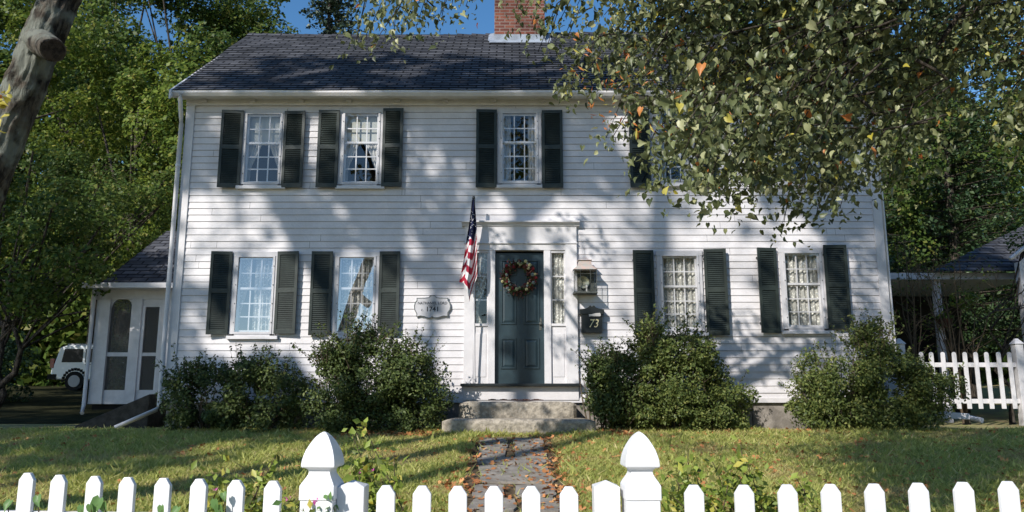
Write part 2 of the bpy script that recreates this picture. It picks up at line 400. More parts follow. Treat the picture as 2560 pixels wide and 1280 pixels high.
def clap(XA, XB, z0, z1, opens, exp=.1117, thick=.012, fn=None):
    m = MB(); z = z0; i = 0
    fn0 = fn or (lambda x,y,z: (x,y,z))
    wav = lambda x,z: .0065*noise.noise(Vector((x*.55,z*4,1)))*(z>z0+.01)
    fn = lambda x,y,z: fn0(x,y,z+wav(x,z))
    rr = random.Random(5)
    while z < z1-.01:
        zt = min(z+exp, z1); cuts = sorted({z, zt}|{c for o in opens for c in (o[2],o[3]) if z < c < zt})
        # butt joints in each course
        js = sorted(rr.uniform(XA,XB) for _ in range(3))
        for a, b in zip(cuts[:-1], cuts[1:]):
            ya = -thick*(1-(a-z)/exp); yb = -thick*(1-(b-z)/exp)
            iv = [(XA,XB)]
            for o in opens:
                if o[2] < (a+b)/2 < o[3]:
                    nv = []
                    for p,q in iv:
                        if o[1] <= p or o[0] >= q: nv.append((p,q)); continue
                        if o[0] > p: nv.append((p,o[0]))
                        if o[1] < q: nv.append((o[1],q))
                    iv = nv
            for p,q in iv:
                jj=[j for j in js if p+.1 < j < q-.1]; xs = sorted([p]+jj+[XA+k*.6 for k in range(1,40) if p+.05<XA+k*.6<q-.05]+[q])
                for k,(s,t) in enumerate(zip(xs[:-1], xs[1:])):
                    s2 = s+(.004 if s in jj else 0)
                    m.quad(fn(s2,ya,a), fn(t,ya,a), fn(t,yb,b), fn(s2,yb,b), 0)
                if a == z:
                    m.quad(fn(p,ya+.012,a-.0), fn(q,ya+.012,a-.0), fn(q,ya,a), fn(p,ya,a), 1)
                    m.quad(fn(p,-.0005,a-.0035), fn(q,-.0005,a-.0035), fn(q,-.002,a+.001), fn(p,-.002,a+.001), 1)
        z = zt
    return m
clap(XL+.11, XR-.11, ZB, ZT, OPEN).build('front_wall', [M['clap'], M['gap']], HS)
# backing for the front wall with the same openings
def pierced(x0,x1,z0,z1,opens,y0,y1,m):
    zs = sorted({z0,z1}|{c for o in opens for c in (o[2],o[3]) if z0<c<z1})
    for a,b in zip(zs[:-1],zs[1:]):
        iv=[(x0,x1)]
        for o in opens:
            if o[2] < (a+b)/2 < o[3]:
                nv=[]
                for p,q in iv:
                    if o[1]<=p or o[0]>=q: nv.append((p,q)); continue
                    if o[0]>p: nv.append((p,o[0]))
                    if o[1]<q: nv.append((o[1],q))
                iv=nv
        for p,q in iv: m.box(p,q,y0,y1,a,b)
OP2 = [(o[0]+.03,o[1]-.03,o[2]+.03,o[3]-.03) for o in OPEN[:-1]]+[(DX0+.03,DX1-.03,ZB+.2,DZ1-.1)]
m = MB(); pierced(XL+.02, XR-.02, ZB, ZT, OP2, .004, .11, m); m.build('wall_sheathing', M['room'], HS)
DEP = 7.0; RY, RZ = 3.1, 9.12
for s, X in ((-1, XL), (1, XR)):
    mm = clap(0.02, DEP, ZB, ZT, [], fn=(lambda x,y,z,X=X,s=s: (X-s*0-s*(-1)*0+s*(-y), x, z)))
    # gable triangle
    z = ZT
    while z < RZ-.15:
        t = (z-6.42)/(RZ-6.42); ya = max(t,0)*RY+.02; tb = (z+.1117-6.42)/(RZ-6.42); yb = max(tb,0)*RY+.02
        yz = DEP-max(t,0)*(DEP-RY); yy = DEP-max(tb,0)*(DEP-RY)
        mm.quad((X+s*.017,ya,z),(X+s*.017,yz,z),(X,yy,z+.1117),(X,yb,z+.1117),0)
        z += .1117
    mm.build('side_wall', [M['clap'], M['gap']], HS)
m = MB(); m.box(XL+.02,XR-.02,DEP,DEP+.1,ZB,ZT+.1); m.build('rear_wall', M['clap'], HS)
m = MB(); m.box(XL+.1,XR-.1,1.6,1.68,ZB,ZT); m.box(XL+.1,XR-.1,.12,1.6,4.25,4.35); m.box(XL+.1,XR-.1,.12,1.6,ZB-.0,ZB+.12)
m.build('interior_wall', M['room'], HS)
m = MB()
for s,X in ((-1,XL),(1,XR)):
    a,b = (X-.02, X+.125) if s<0 else (X-.125, X+.02)
    m = MB(); m.box(a,b,-.03,.10,ZB,ZT+.02); 
    m.box(X-.02 if s<0 else X, X if s<0 else X+.02,.10,.16,ZB,ZT)
    m.build('corner_board', M['paint'], HS, bevel=.003)
m = MB(); r = random.Random(9); x = XL
while x < XR-.05:
    w = min(r.uniform(.7,1.5), XR-x)
    m.box(x+.006,x+w-.006,.01+r.uniform(0,.02),.3,.70,ZB-.005)
    x += w
m.box(XL+.01,XR-.01,.3,DEP,.7,ZB-.01)
m.build('foundation', M['found'], HS, bevel=.012)
m = MB(); m.box(XL+.1,XR-.1,-.034,-.001,ZB-.04,ZB+.03); m.build('water_table', M['paint'], HS)
# eaves: frieze, soffit, brackets, gutter
m = MB(); m.box(XL-.02,XR+.02,-.045,.0,6.30,6.44); m.box(XL-.1,XR+.1,-.23,-.047,6.395,6.42); 
x = XL+.25
while x < XR:
    m.box(x,x+.09,-.10,-.047,6.345,6.393); x += .815
m.build('frieze', M['paint'], HS, bevel=.003)
def xsect(poly, x0, x1, m, mi=0):
    n = len(poly); vs = [(x0,y,z) for y,z in poly]+[(x1,y,z) for y,z in poly]
    m.add(vs, [list(range(n)), list(range(2*n-1,n-1,-1))]+[(i,(i+1)%n,(i+1)%n+n,i+n) for i in range(n)], mi)
m = MB(); xsect([(-.23,6.355),(-.30,6.362),(-.34,6.41),(-.345,6.462),(-.335,6.462),(-.23,6.45)], XL-.17, XR+.17, m)
m.build('gutter', M['paint'], HS, bevel=.003)
# roof
def roof():
    m = MB(); n = 31
    x0, x1 = XL-.17, XR+.17
    e = Vector((0,-.345,6.445)); rg = Vector((0,RY,RZ)); d = rg-e; ln = d.length; d.normalize(); nr = Vector((0,-d.z,d.y))
    rr = random.Random(4)
    for i in range(n):
        a = e+d*(ln*i/n)+nr*.016; b = e+d*(ln*(i+1)/n)+nr*.004
        segs = 24
        for k in range(segs):
            xa = x0+(x1-x0)*k/segs; xb = x0+(x1-x0)*(k+1)/segs
            sag = lambda x: -.035*sin(pi*(x-x0)/(x1-x0)*2)*(i/n)+.012*noise.noise(Vector((x*.8,i*.2,0)))
            sa, sb = sag(xa), sag(xb)
            m.quad((xa,a.y,a.z+sa),(xb,a.y,a.z+sb),(xb,b.y,b.z+sb),(xa,b.y,b.z+sa))
            m.quad((xa,a.y-nr.y*.016,a.z+sa-nr.z*.016),(xb,a.y-nr.y*.016,a.z+sb-nr.z*.016),(xb,a.y,a.z+sb),(xa,a.y,a.z+sa),1)
    # back slope and underside
    m.quad((x1,RY,RZ+.0),(x0,RY,RZ+.0),(x0,DEP+.4,6.36),(x1,DEP+.4,6.36))
    x = x0
    while x < x1-.1:                                    # ridge caps
        w = min(.30, x1-x); sg = -.035*sin(pi*(x-x0)/(x1-x0)*2); q = rr.uniform(0,.012)
        m.add([(x,RY-.16,RZ-.10+sg+q),(x+w+.03,RY-.16,RZ-.115+sg),(x+w+.03,RY,RZ+.02+sg),(x,RY,RZ+.035+sg+q),(x,RY+.16,RZ-.12+sg),(x+w+.03,RY+.16,RZ-.12+sg)],
              [(0,1,2,3),(3,2,5,4),(0,3,4)], 0)
        x += w
    return m
RF = roof().build('roof', [M['shingle'], M['black']], HS)
for s,X in ((-1,XL-.17),(1,XR+.17)):
    for (ya,za,yb,zb) in ((-.40,6.44,RY,RZ),(DEP+.4,6.34,RY,RZ)):
        m = MB(); xa,xb = (X+.005,X+.035) if s<0 else (X-.035,X-.005)
        m.add([(xa,ya,za-.16),(xb,ya,za-.16),(xb,ya,za-.012),(xa,ya,za-.012),(xa,yb,zb-.17),(xb,yb,zb-.17),(xb,yb,zb-.02),(xa,yb,zb-.02)],
              [(0,1,2,3),(7,6,5,4),(0,4,5,1),(1,5,6,2),(2,6,7,3),(3,7,4,0)]); m.build('rake_board', M['paint'], HS)
c0 = at(1236,90,2.6)[0]; c1 = at(1362,90,2.6)[0]
m = MB(); m.box(c0,c1,2.55,3.55,8.2,10.9); m.box(c0-.05,c1+.05,2.5,3.6,10.9,11.05); m.box(c0+.03,c1-.03,2.6,3.5,11.05,11.2)
CH = m.build('chimney', M['brick'], RF, bevel=.006)
m = MB(); zf = 6.445+(2.54+.44)*(RZ-6.445)/(RY+.44)
m.box(c0-.012,c1+.012,2.538,3.3,zf-.1,zf+.15)
m.add([(c0-.10,2.36,zf-.115),(c1+.10,2.36,zf-.115),(c1+.10,2.54,zf+.03),(c0-.10,2.54,zf+.03)], [(0,1,2,3)])
for X0,X1 in ((c0-.13,c0-.012),(c1+.012,c1+.13)):
    m.add([(X0,2.5,zf-.01),(X1,2.5,zf-.01),(X1,3.08,zf+.45),(X0,3.08,zf+.42)], [(0,1,2,3)])
m.build('flashing', M['flash'], RF)
# downspout at the left corner
m = MB(); X = XL-.06
m.tube([(X+.07,-.36,6.38),(X+.07,-.36,6.30),(X+.02,-.16,6.05),(X,-.085,5.93),(X,-.085,3.5),(X,-.085,1.30)], .036, 10)
for z in (5.2,3.2): m.tube([(X,-.085,z),(X,-.085,z+.05)], .042, 10)
p = at(302,1078,-.15)
m.tube([(X,-.085,1.33),(X-.03,-.10,1.24),(p[0],-.35,.97)], .034, 8)
m.build('downspout', M['paint'], HS)
m = MB(); X = XR+.07
m.tube([(X-.05,-.36,6.38),(X-.05,-.36,6.30),(X,-.16,6.05),(X,.06,5.93),(X,.06,1.12),(X+.25,-.1,.98)], .036, 10)
m.build('downspout', M['paint'], HS)

def window(c, z0, z1, w, kind, i):
    y = -.034
    x0, x1 = c-w/2, c+w/2; m = MB(); b = .085
    m.box(x0,x0+b,y,.05,z0,z1-b); m.box(x1-b,x1,y,.05,z0,z1-b); m.box(x0-.012,x1+.012,y-.002,.05,z1-b,z1)
    m.box(x0+.002,x1-.002,y,.05,z0,z0+.03)
    wn = m.build('window', M['trim'], HS, bevel=.003)
    m = MB(); m.box(x0-.03,x1+.05,-.075,.04,z0-.055,z0-.002); m.build('sill', M['paint'], wn, bevel=.004)
    # storm frame, thin and greyish
    gx0,gx1,gz0,gz1 = x0+b,x1-b,z0+.06,z1-b-.005
    m = MB(); f=.022
    m.box(gx0-.03,gx0+f-.02,y-.012,y-.002,gz0-.03,gz1+.02); m.box(gx1-f+.02,gx1+.03,y-.012,y-.002,gz0-.03,gz1+.02)
    m.box(gx0+f-.02,gx1-f+.02,y-.012,y-.002,gz1-.004,gz1+.02); m.box(gx0+f-.02,gx1-f+.02,y-.012,y-.002,gz0-.03,gz0+.004)
    for q in range(4):
        zz = gz0+(gz1-gz0)*(q+.5)/4
        for X in (gx0-.018,gx1+.018): m.box(X-.005,X+.005,y-.02,y-.012,zz-.008,zz+.008,1)
    m.build('storm_frame', [M['trim'],M['iron']], wn)
    # sash 6 over 9
    m = MB(); ys = .012; st=.028
    H5 = (gz1-gz0)
    mz = gz0+H5*.585
    for (a,bz,yy,rows) in ((gz0,mz,ys+.016,3),(mz-.02,gz1,ys-.004,2)):
        m.box(gx0,gx0+st,yy,yy+.02,a,bz); m.box(gx1-st,gx1,yy,yy+.02,a,bz)
        m.box(gx0+st,gx1-st,yy,yy+.02,a,a+.035); m.box(gx0+st,gx1-st,yy,yy+.02,bz-.03,bz)
        for k in (1,2):
            X = gx0+st+(gx1-gx0-2*st)*k/3; m.box(X-.0095,X+.0095,yy+.001,yy+.018,a+.035,bz-.03)
        for k in range(1,rows):
            Z = a+.035+(bz-a-.065)*k/rows; m.box(gx0+st,gx1-st,yy+.002,yy+.017,Z-.0095,Z+.0095)
    m.build('sash', M['paint'], wn)
    m = MB(); t = RN.uniform(-.004,.004)
    tl = {0:-.012,1:.004,2:.006,5:-.006,6:.004}.get(i,.003)
    tl = .030 if i in (5,6) else .004; t*=.5
    m.quad((gx0-.01,y-.004+t,gz0-.01),(gx1+.01,y-.004-t,gz0-.01),(gx1+.01,y-.004-t+tl,gz1+.01),(gx0-.01,y-.004+t+tl,gz1+.01))
    m.build('glass_pane', M['glass2'] if i in (5,6) else M['glass'], wn)
    # what hangs behind
    def drape(xa,xb,za,zb,yy,amp,n,matname,name='curtain',tie=None,ph=0):
        m = MB(); vs=[]; rows=14
        for j in range(rows+1):
            v = j/rows; z = zb+(za-zb)*v
            if tie is None: a,b_ = xa,xb
            else:
                k = min(1,max(0,(v-.30)/.45))*.95
                if tie>0: a,b_ = xa, xb-(xb-xa)*k*.8
                else: a,b_ = xa+(xb-xa)*k*.8, xb
            for q in range(n+1):
                s = q/n; vs.append((a+(b_-a)*s, yy+amp*sin(s*2*pi*n/6+ph+.4*sin(v*5)), z))
        m.add(vs, [(j*(n+1)+q,(j+1)*(n+1)+q,(j+1)*(n+1)+q+1,j*(n+1)+q+1) for j in range(rows) for q in range(n)], 0, True)
        m.build(name, M[matname], wn)
    X0,X1,Z0,Z1 = gx0-.02,gx1+.02,gz0-.04,gz1+.03
    if kind.startswith('shade'):
        m = MB(); m.box(X0,X1,.085,.088,gz0+H5*.60,Z1); m.build('roller_shade', M['shade'], wn)
        drape(X0,c,Z0,Z1,.12,.012,24,'fabric',tie=1); drape(c,X1,Z0,Z1,.12,.012,24,'fabric',tie=-1)
    elif kind == 'lace': drape(X0,X1,Z0,Z1,.085,.018,48,'lace',ph=i)
    elif kind == 'laceR': drape(c-.05,X1,Z0,Z1,.11,.02,36,'lace'); drape(X0,c-.12,Z0,Z1,.11,.02,30,'lace',tie=1)
    elif kind == 'laceC': drape(X0+.05,X1-.06,Z0,Z1,.11,.02,40,'lace')
    else:
        drape(X0,X0+.16,Z0,Z1,.12,.012,18,'fabric'); drape(X1-.16,X1,Z0,Z1,.12,.012,18,'fabric')
for i,(c,z0,z1,w,k) in enumerate(WINS): window(c,z0,z1,w,k,i)

def shutter(u0,u1,v0,v1,Y,tilt=0,lean=0):
    za = at(u0,v1,Y)[1]; zb = at(u0,v0,Y)[1]; vm=(v0+v1)/2
    x0 = at(u0,vm,Y)[0]; x1 = at(u1,vm,Y)[0]; w = x1-x0
    cx=(x0+x1)/2
    m = MB(); s=.045; T=.028
    zm = za+(zb-za)*.52
    m.box(-w/2,-w/2+s,0,T,za,zb); m.box(w/2-s,w/2,0,T,za,zb)
    for a,b in ((za,za+.07),(zm-.035,zm+.035),(zb-.055,zb)): m.box(-w/2+s,w/2-s,.001,T-.001,a,b)
    for a,b in ((za+.07,zm-.035),(zm+.035,zb-.055)):
        n = int((b-a)/.031); 
        for k in range(n):
            z = a+(b-a)*(k+.5)/n; h=.020
            m.add([(-w/2+s,.003,z-h),(w/2-s,.003,z-h),(w/2-s,T-.004,z+h-.004),(-w/2+s,T-.004,z+h-.004),
                   (-w/2+s,.007,z-h-.002),(w/2-s,.007,z-h-.002),(w/2-s,T,z+h-.006),(-w/2+s,T,z+h-.006)],[(0,1,2,3),(4,7,6,5),(0,4,5,1),(3,2,6,7)])
        m.box(-.006,.006,-.004,.003,a+.03,b-.03) if False else None
    # tilt about the vertical axis and small lean, as old hinges let it stand
    ca,sa = cos(tilt),sin(tilt)
    m.v = [(cx+(p[0]*ca-p[1]*sa)+lean*(p[2]-(za+zb)/2), Y+p[0]*sa+p[1]*ca, p[2]) for p in m.v]
    sh = m.build('shutter', M['shutter'], HS)
    for z in (za+.16,zb-.16): m = MB(); m.box(cx-w*.5-.004,cx-w*.5+.03,min(-.05,Y+.028),-.02,z-.012,z+.012); m.build('hinge', M['black'], sh)
SH = [(549,603,275,468,.10,.0),(706,759,277,468,-.06,0),(793,845,275,468,.05,0),(955,1006,270,466,-.05,0),(1190,1242,273,468,.05,0),(1355,1407,275,469,-.05,0),
      (1574,1626,272,468,.05,0),(1738,1790,270,466,-.05,0),(1868,1922,268,464,.04,0),(2052,2104,268,464,-.04,0),
      (522,574,628,836,.13,0),(688,742,628,834,-.08,0),(775,828,628,838,.05,0),(946,998,628,834,-.05,0),
      (1585,1637,625,838,.05,0),(1764,1819,622,838,-.12,0),(1898,1948,619,832,.14,.0),(2066,2123,612,822,-.05,0)]
for u0,u1,v0,v1,t,l in SH: shutter(u0,u1,v0,v1,-.085,t,l)

# door and surround ------------------------------------------------
dz0, dz1 = 1.645, 3.765; dx0, dx1 = -.275, .52
m = MB()
sx0, sx1 = DX0, DX1
m.box(sx0,sx0+.155,-.06,.10,1.645,3.92); m.box(sx1-.19,sx1,-.06,.10,1.645,3.92)        # outer pilasters
m.box(sx0+.155,sx1-.19,-.05,.10,3.80,3.92)                                             # head
m.box(dx0-.11,dx0-.0,-.045,.10,1.645,3.80); m.box(dx1+.0,dx1+.11,-.045,.10,1.645,3.80)  # jambs
m.box(sx0,sx1,-.055,.02,3.92,4.20)                                                    # frieze board
m.box(sx0-.01,sx1+.01,-.075,-.0,3.905,3.93)
m.box(sx0,sx1,-.05,.05,ZB,1.60)                                                       # base board under the sill
DS = m.build('door_surround', M['paint'], HS, bevel=.004)
m = MB(); xsect([(-.05,4.20),(-.07,4.20),(-.09,4.235),(-.13,4.255),(-.13,4.28),(.0,4.30),(.0,4.20)], sx0-.05, sx1+.05, m)
m.build('cornice', M['paint'], DS, bevel=.002)
m = MB(); m.box(sx0-.04,sx1+.04,-.16,.12,1.602,1.643); m.build('threshold', M['black'], HS, bevel=.006)
for s in (0,1):
    a,b = (sx0+.155, dx0-.11) if s==0 else (dx1+.11, sx1-.19)
    m = MB(); zg = 2.60
    m.box(a,b,-.01,.03,1.645,zg-.04); m.box(a+.03,b-.03,-.018,-.01,1.75,zg-.16)
    m.box(a,b,-.035,.03,zg-.04,zg); m.box(a,b,-.03,.03,3.76,3.80); m.box(a,a+.022,-.02,.03,zg,3.76); m.box(b-.022,b,-.02,.03,zg,3.76)
    sl = m.build('sidelight', M['paint'], HS, bevel=.003)
    m = MB()
    for k in (1,2): z = zg+(3.76-zg)*k/3; m.box(a+.022,b-.022,-.005,.015,z-.01,z+.01)
    m.build('muntin', M['paint'], sl)
    m = MB(); m.quad((a+.02,-.006,zg),(b-.02,-.006,zg),(b-.02,-.006,3.76),(a+.02,-.006,3.76)); m.build('glass_pane', M['glass'], sl)
    m = MB(); vs=[]; n=24
    for j in range(9):
        v=j/8
        for q in range(n+1):
            t=q/n; sh = (1-.75*math.exp(-((v-.8)/.25)**2)) if s==0 else 1
            vs.append((a+.02+(b-a-.04)*t*sh, .05+.012*sin(t*22), 3.78-v*(3.78-zg)))
    m.add(vs,[(j*(n+1)+q,(j+1)*(n+1)+q,(j+1)*(n+1)+q+1,j*(n+1)+q+1) for j in range(8) for q in range(n)],0,True)
    m.build('curtain', M['lace'], sl)
m = MB(); m.box(dx0,dx1,.035,.075,dz0,dz1)
FD = m.build('front_door', M['door'], HS)
def dpanel(u0,u1,v0,v1):
    x0,z1 = at(u0,v0,0.03); x1,z0 = at(u1,v1,0.03); m = MB(); b=.028
    # raised moulding frame then a bevelled field
    for (A,B,C,D) in ((x0,x1,z0,z0+b),(x0,x1,z1-b,z1),(x0,x0+b,z0+b,z1-b),(x1-b,x1,z0+b,z1-b)): m.box(A,B,.018,.0349,C,D,0)
    i = b+.035
    m.add([(x0+b,.034,z0+b),(x1-b,.034,z0+b),(x1-b,.034,z1-b),(x0+b,.034,z1-b),(x0+i,.022,z0+i),(x1-i,.022,z0+i),(x1-i,.022,z1-i),(x0+i,.022,z1-i)],
          [(0,1,5,4),(1,2,6,5),(2,3,7,6),(3,0,4,7),(4,5,6,7)],0)
    m.build('door_panel', M['door'], FD, bevel=.003)
for a in ((1252,1291,649,689),(1309,1349,649,689),(1252,1291,704,811),(1309,1349,704,811),(1252,1291,845,922),(1309,1349,845,922)): dpanel(*a)
m = MB(); m.ball((dx1-.06,-.0,2.6),.028,0,12); m.tube([(dx1-.06,.035,2.6),(dx1-.06,.0,2.6)],.012,8); m.box(dx1-.08,dx1-.04,.028,.035,2.50,2.70)
m.build('door_knob', M['iron'], FD)

# ------------------------------------------------------------------ steps, mat
def rough_block(name, x0,x1,y0,y1,z0,z1, label, seed):
    r = random.Random(seed); nx=36; m = MB(); 
    prof = [(y1,z1),(y0+.06,z1),(y0+.015,z1-.02),(y0,z1-.06),(y0+.0,(z0+z1)/2),(y0+.005,z0),(y1,z0)]
    vs=[]; n=len(prof)
    for i in range(nx+1):
        t=i/nx; x=x0+(x1-x0)*t; e=min(t,1-t); rd=.10*math.exp(-e*30)
        for k,(y,z) in enumerate(prof):
            p = Vector((x*2.2,y*3,z*3+seed*7)); dn=noise.noise(p)*.03+noise.noise(p*3)*.014
            yy=y+(dn+rd if k in (1,2,3,4,5) else 0); zz=z+(noise.noise(p*1.2)*.012-rd*.4 if k<3 else 0)
            vs.append((x+(dn if 0<k<6 else 0)*.3,yy,zz))
    fs=[(i*n+k,(i+1)*n+k,(i+1)*n+(k+1)%n,i*n+(k+1)%n) for i in range(nx) for k in range(n)]
    fs += [list(range(n-1,-1,-1)), [nx*n+k for k in range(n)]]
    m.add(vs,[tuple(reversed(f)) for f in fs])
    o = m.build(name, M['granite'], None, ((x0+x1)/2,(y0+y1)/2,z0)); tag(o,label,'step'); return o
rough_block('granite_step', -.80,.97,-.78,-.06,1.02,1.365,'upper granite step directly under the front door',2)
rough_block('granite_step', -1.0,1.20,-1.28,-.30,.80,1.128,'wide lower granite step between the front shrubs',5)
m = MB(); 
for i in range(24):
    xa=-.36+.84*i/24; xb=xa+.035
    m.box(xa,xb,-.62,-.12,1.383,1.40+.006*sin(i*1.3))
o = m.build('doormat', M['mat'], None,(.06,-.37,1.38)); tag(o,'thin reddish brown doormat lying on the upper granite step','doormat')

# ------------------------------------------------------------------ text
def text_obj(s, size, M_, parent, x, y, z, shear=0, ext=.001, name='lettering', sx=1, bold=0):
    cu = bpy.data.curves.new('t','FONT'); cu.body = s; cu.size = size; cu.align_x='CENTER'; cu.align_y='CENTER'; cu.shear = shear
    cu.extrude = ext; cu.offset = bold
    ob = bpy.data.objects.new('tmp', cu); COL.objects.link(ob)
    bpy.context.view_layer.update(); dg = bpy.context.evaluated_depsgraph_get()
    me = bpy.data.meshes.new_from_object(ob.evaluated_get(dg)); bpy.data.objects.remove(ob)
    o = ORG[parent.name]
    for v in me.vertices:
        c = v.co.copy(); v.co = Vector((x+c.x*sx-o.x, y-c.z-o.y, z+c.y-o.z))
    me.materials.clear(); me.name = name
    return link(name, me, M_, parent)

# ------------------------------------------------------------------ house sign
def Z5(a, b, Y=-.045): return at(1020+a/14.22, 720+b/14.22, Y)
pl = [(305,350),(560,345),(640,340),(740,330),(790,270),(880,250),(960,265),(1010,330),(1120,345),(1430,345),(1430,430),(1500,530),(1525,640),(1500,770),(1425,880),(1420,1010),(1260,1000),(1100,1050),(1000,1070),(910,1060),(860,1010),(800,1070),(700,1075),(560,1020),(420,995),(290,1025),(300,920),(225,780),(210,640),(240,520),(305,440)]
pts = [Z5(*p) for p in pl][::-1]
sg = empty('house_sign', (pts[0][0],-.04,2.6), 'scalloped white plaque with dark lettering and date left of the door','sign')
m = MB(); m.prism(pts, -.040, -.018); m.build('board', M['trim'], sg)
cx = sum(p[0] for p in pts)/len(pts); cz = sum(p[1] for p in pts)/len(pts)
m = MB(); n=len(pts); inn=[(cx+(p[0]-cx)*.955,cz+(p[1]-cz)*.93) for p in pts]
for i in range(n):
    j=(i+1)%n; m.add([(pts[i][0],-.044,pts[i][1]),(pts[j][0],-.044,pts[j][1]),(inn[j][0],-.044,inn[j][1]),(inn[i][0],-.044,inn[i][1])],[(0,1,2,3)])
m.build('border', mat('sign_border',(.10,.12,.12),.6), sg)
ink = mat('sign_ink',(.012,.018,.03),.6)
x_,z_ = Z5(870,540); text_obj('NATHANIEL LORD', .062, ink, sg, x_, -.0415, z_, sx=.92, bold=.001)
x_,z_ = Z5(850,630); text_obj('HOUSE', .036, ink, sg, x_, -.0415, z_)
x_,z_ = Z5(870,755); text_obj('1741', .105, ink, sg, x_, -.0415, z_, sx=1.05, bold=.0025)
x_,z_ = Z5(510,775); text_obj('c.', .065, ink, sg, x_, -.0415, z_)

# ------------------------------------------------------------------ mailbox
x0,zt = at(1452,778,-.12); x1,zb = at(1508,832,-.12)
mb = empty('mailbox', ((x0+x1)/2,-.03,zb), 'black wall mailbox with gilt number 73 right of the front door','mailbox')
m = MB(); m.box(x0+.01,x1-.01,-.135,-.02,zb,zt); m.build('body', M['black'], mb, bevel=.006)
m = MB(); xc=(x0+x1)/2; w=(x1-x0)/2
m.prism([(xc-w-.02,zt-.05),(xc+w+.02,zt-.05),(xc+w+.02,zt+.03),(xc+.11,zt+.04),(xc+.06,zt+.06),(xc+.045,zt+.085),(xc+.02,zt+.09),(xc,zt+.07),(xc-.02,zt+.09),(xc-.045,zt+.085),(xc-.06,zt+.06),(xc-.11,zt+.04),(xc-W*0-w-.02 if False else xc-w-.02,zt+.03)], -.150,-.018)
m.build('lid', M['black'], mb, bevel=.003)
m = MB(); m.prism([(xc-.05,zt-.085),(xc+.13,zt-.085),(xc+.14,zt-.065),(xc+.13,zt-.03),(xc+.06,zt-.035),(xc+.0,zt-.05),(xc-.05,zt-.055)], -.156,-.148)
m.build('mail_slot', M['fabric'], mb)
text_obj('73', .185, M['gold'], mb, xc+.02, -.1365, (zb+zt)/2-.03, shear=.25, name='numerals', sx=.85)

# ------------------------------------------------------------------ lantern
x0,zt = at(1434,673,-.27); x1,zb = at(1493,730,-.27)
ln = empty('wall_lantern', ((x0+x1)/2,-.03,zb), 'square glass wall lantern with a copper coloured cap above the mailbox','lantern')
ya,yb = -.28,-.04; t=.010; m = MB()
for X in (x0,x1-t):
    for Y in (ya,yb-t): m.box(X,X+t,Y,Y+t,zb,zt)
for z in (zb,zt-t):
    m.box(x0+t,x1-t,ya+.0005,ya+t,z,z+t); m.box(x0+t,x1-t,yb-t,yb-.0005,z,z+t); m.box(x0+.0005,x0+t,ya+t,yb-t,z,z+t); m.box(x1-t,x1-.0005,ya+t,yb-t,z,z+t)
m.box(x0-.008,x1+.008,ya-.008,yb+.02,zb-.014,zb-.001)
for X in (x0+(x1-x0)*.28,x0+(x1-x0)*.72): m.box(X,X+.005,ya-.004,ya,zb+t,zt-t)
m.box(x0+t,x1-t,ya-.004,ya,zb+(zt-zb)*.8,zb+(zt-zb)*.8+.005)
m.build('frame', M['iron'], ln)
xc=(x0+x1)/2; yc=(ya+yb)/2
m = MB(); g=.003
m.quad((x0+t,ya+g,zb+t),(x1-t,ya+g,zb+t),(x1-t,ya+g,zt-t),(x0+t,ya+g,zt-t))
m.quad((x0+g,yb-t,zb+t),(x0+g,ya+t,zb+t),(x0+g,ya+t,zt-t),(x0+g,yb-t,zt-t)); m.quad((x1-g,ya+t,zb+t),(x1-g,yb-t,zb+t),(x1-g,yb-t,zt-t),(x1-g,ya+t,zt-t))
m.build('glass_pane', M['lglass'], ln)
def frustum(m, x0,x1,y0,y1,z0,X0,X1,Y0,Y1,z1,mi=0):
    m.add([(x0,y0,z0),(x1,y0,z0),(x1,y1,z0),(x0,y1,z0),(X0,Y0,z1),(X1,Y0,z1),(X1,Y1,z1),(X0,Y1,z1)],[(0,3,2,1),(4,5,6,7),(0,1,5,4),(1,2,6,5),(2,3,7,6),(3,0,4,7)],mi)
m = MB(); frustum(m,x0-.005,x1+.005,ya-.005,yb+.0,zt+.001,xc-.11,xc+.11,yc-.09,yc+.09,zt+.07)
frustum(m,xc-.11,xc+.11,yc-.09,yc+.09,zt+.071,xc-.095,xc+.095,yc-.075,yc+.075,zt+.15)
frustum(m,xc-.115,xc+.115,yc-.095,yc+.095,zt+.151,xc-.115,xc+.115,yc-.095,yc+.095,zt+.158)
m.tube([(xc-.055,yc,zt+.158),(xc-.055,yc,zt+.20),(xc+.055,yc,zt+.20),(xc+.055,yc,zt+.158)],.004,6)
m.build('cap', M['copper'], ln)
m = MB(); vs=[(xc,yb-.035,(zb+zt)/2)]
for k in range(24): a=2*pi*k/24; vs.append((xc-.02+.10*cos(a),yb-.055,(zb+zt)/2-.0+.10*sin(a)))
m.add(vs,[(0,k+1,(k+1)%24+1) for k in range(24)],0,True); m.box(x0+.02,x1-.02,yb-.014,yb-.004,zb+.01,zt-.01,1)
m.build('reflector', [mat('brass_reflector',(.55,.52,.38),.3,.5,metal=.7,var=.4,vs=20),M['iron']], ln)
m = MB(); m.tube([(xc+.03,yc,zb+.0),(xc+.03,yc,zb+.07)],.014,8); m.ball((xc+.03,yc,zb+.10),.022,0,8,(1,1,1.4)); m.build('candle_lamp', M['fabric'], ln)

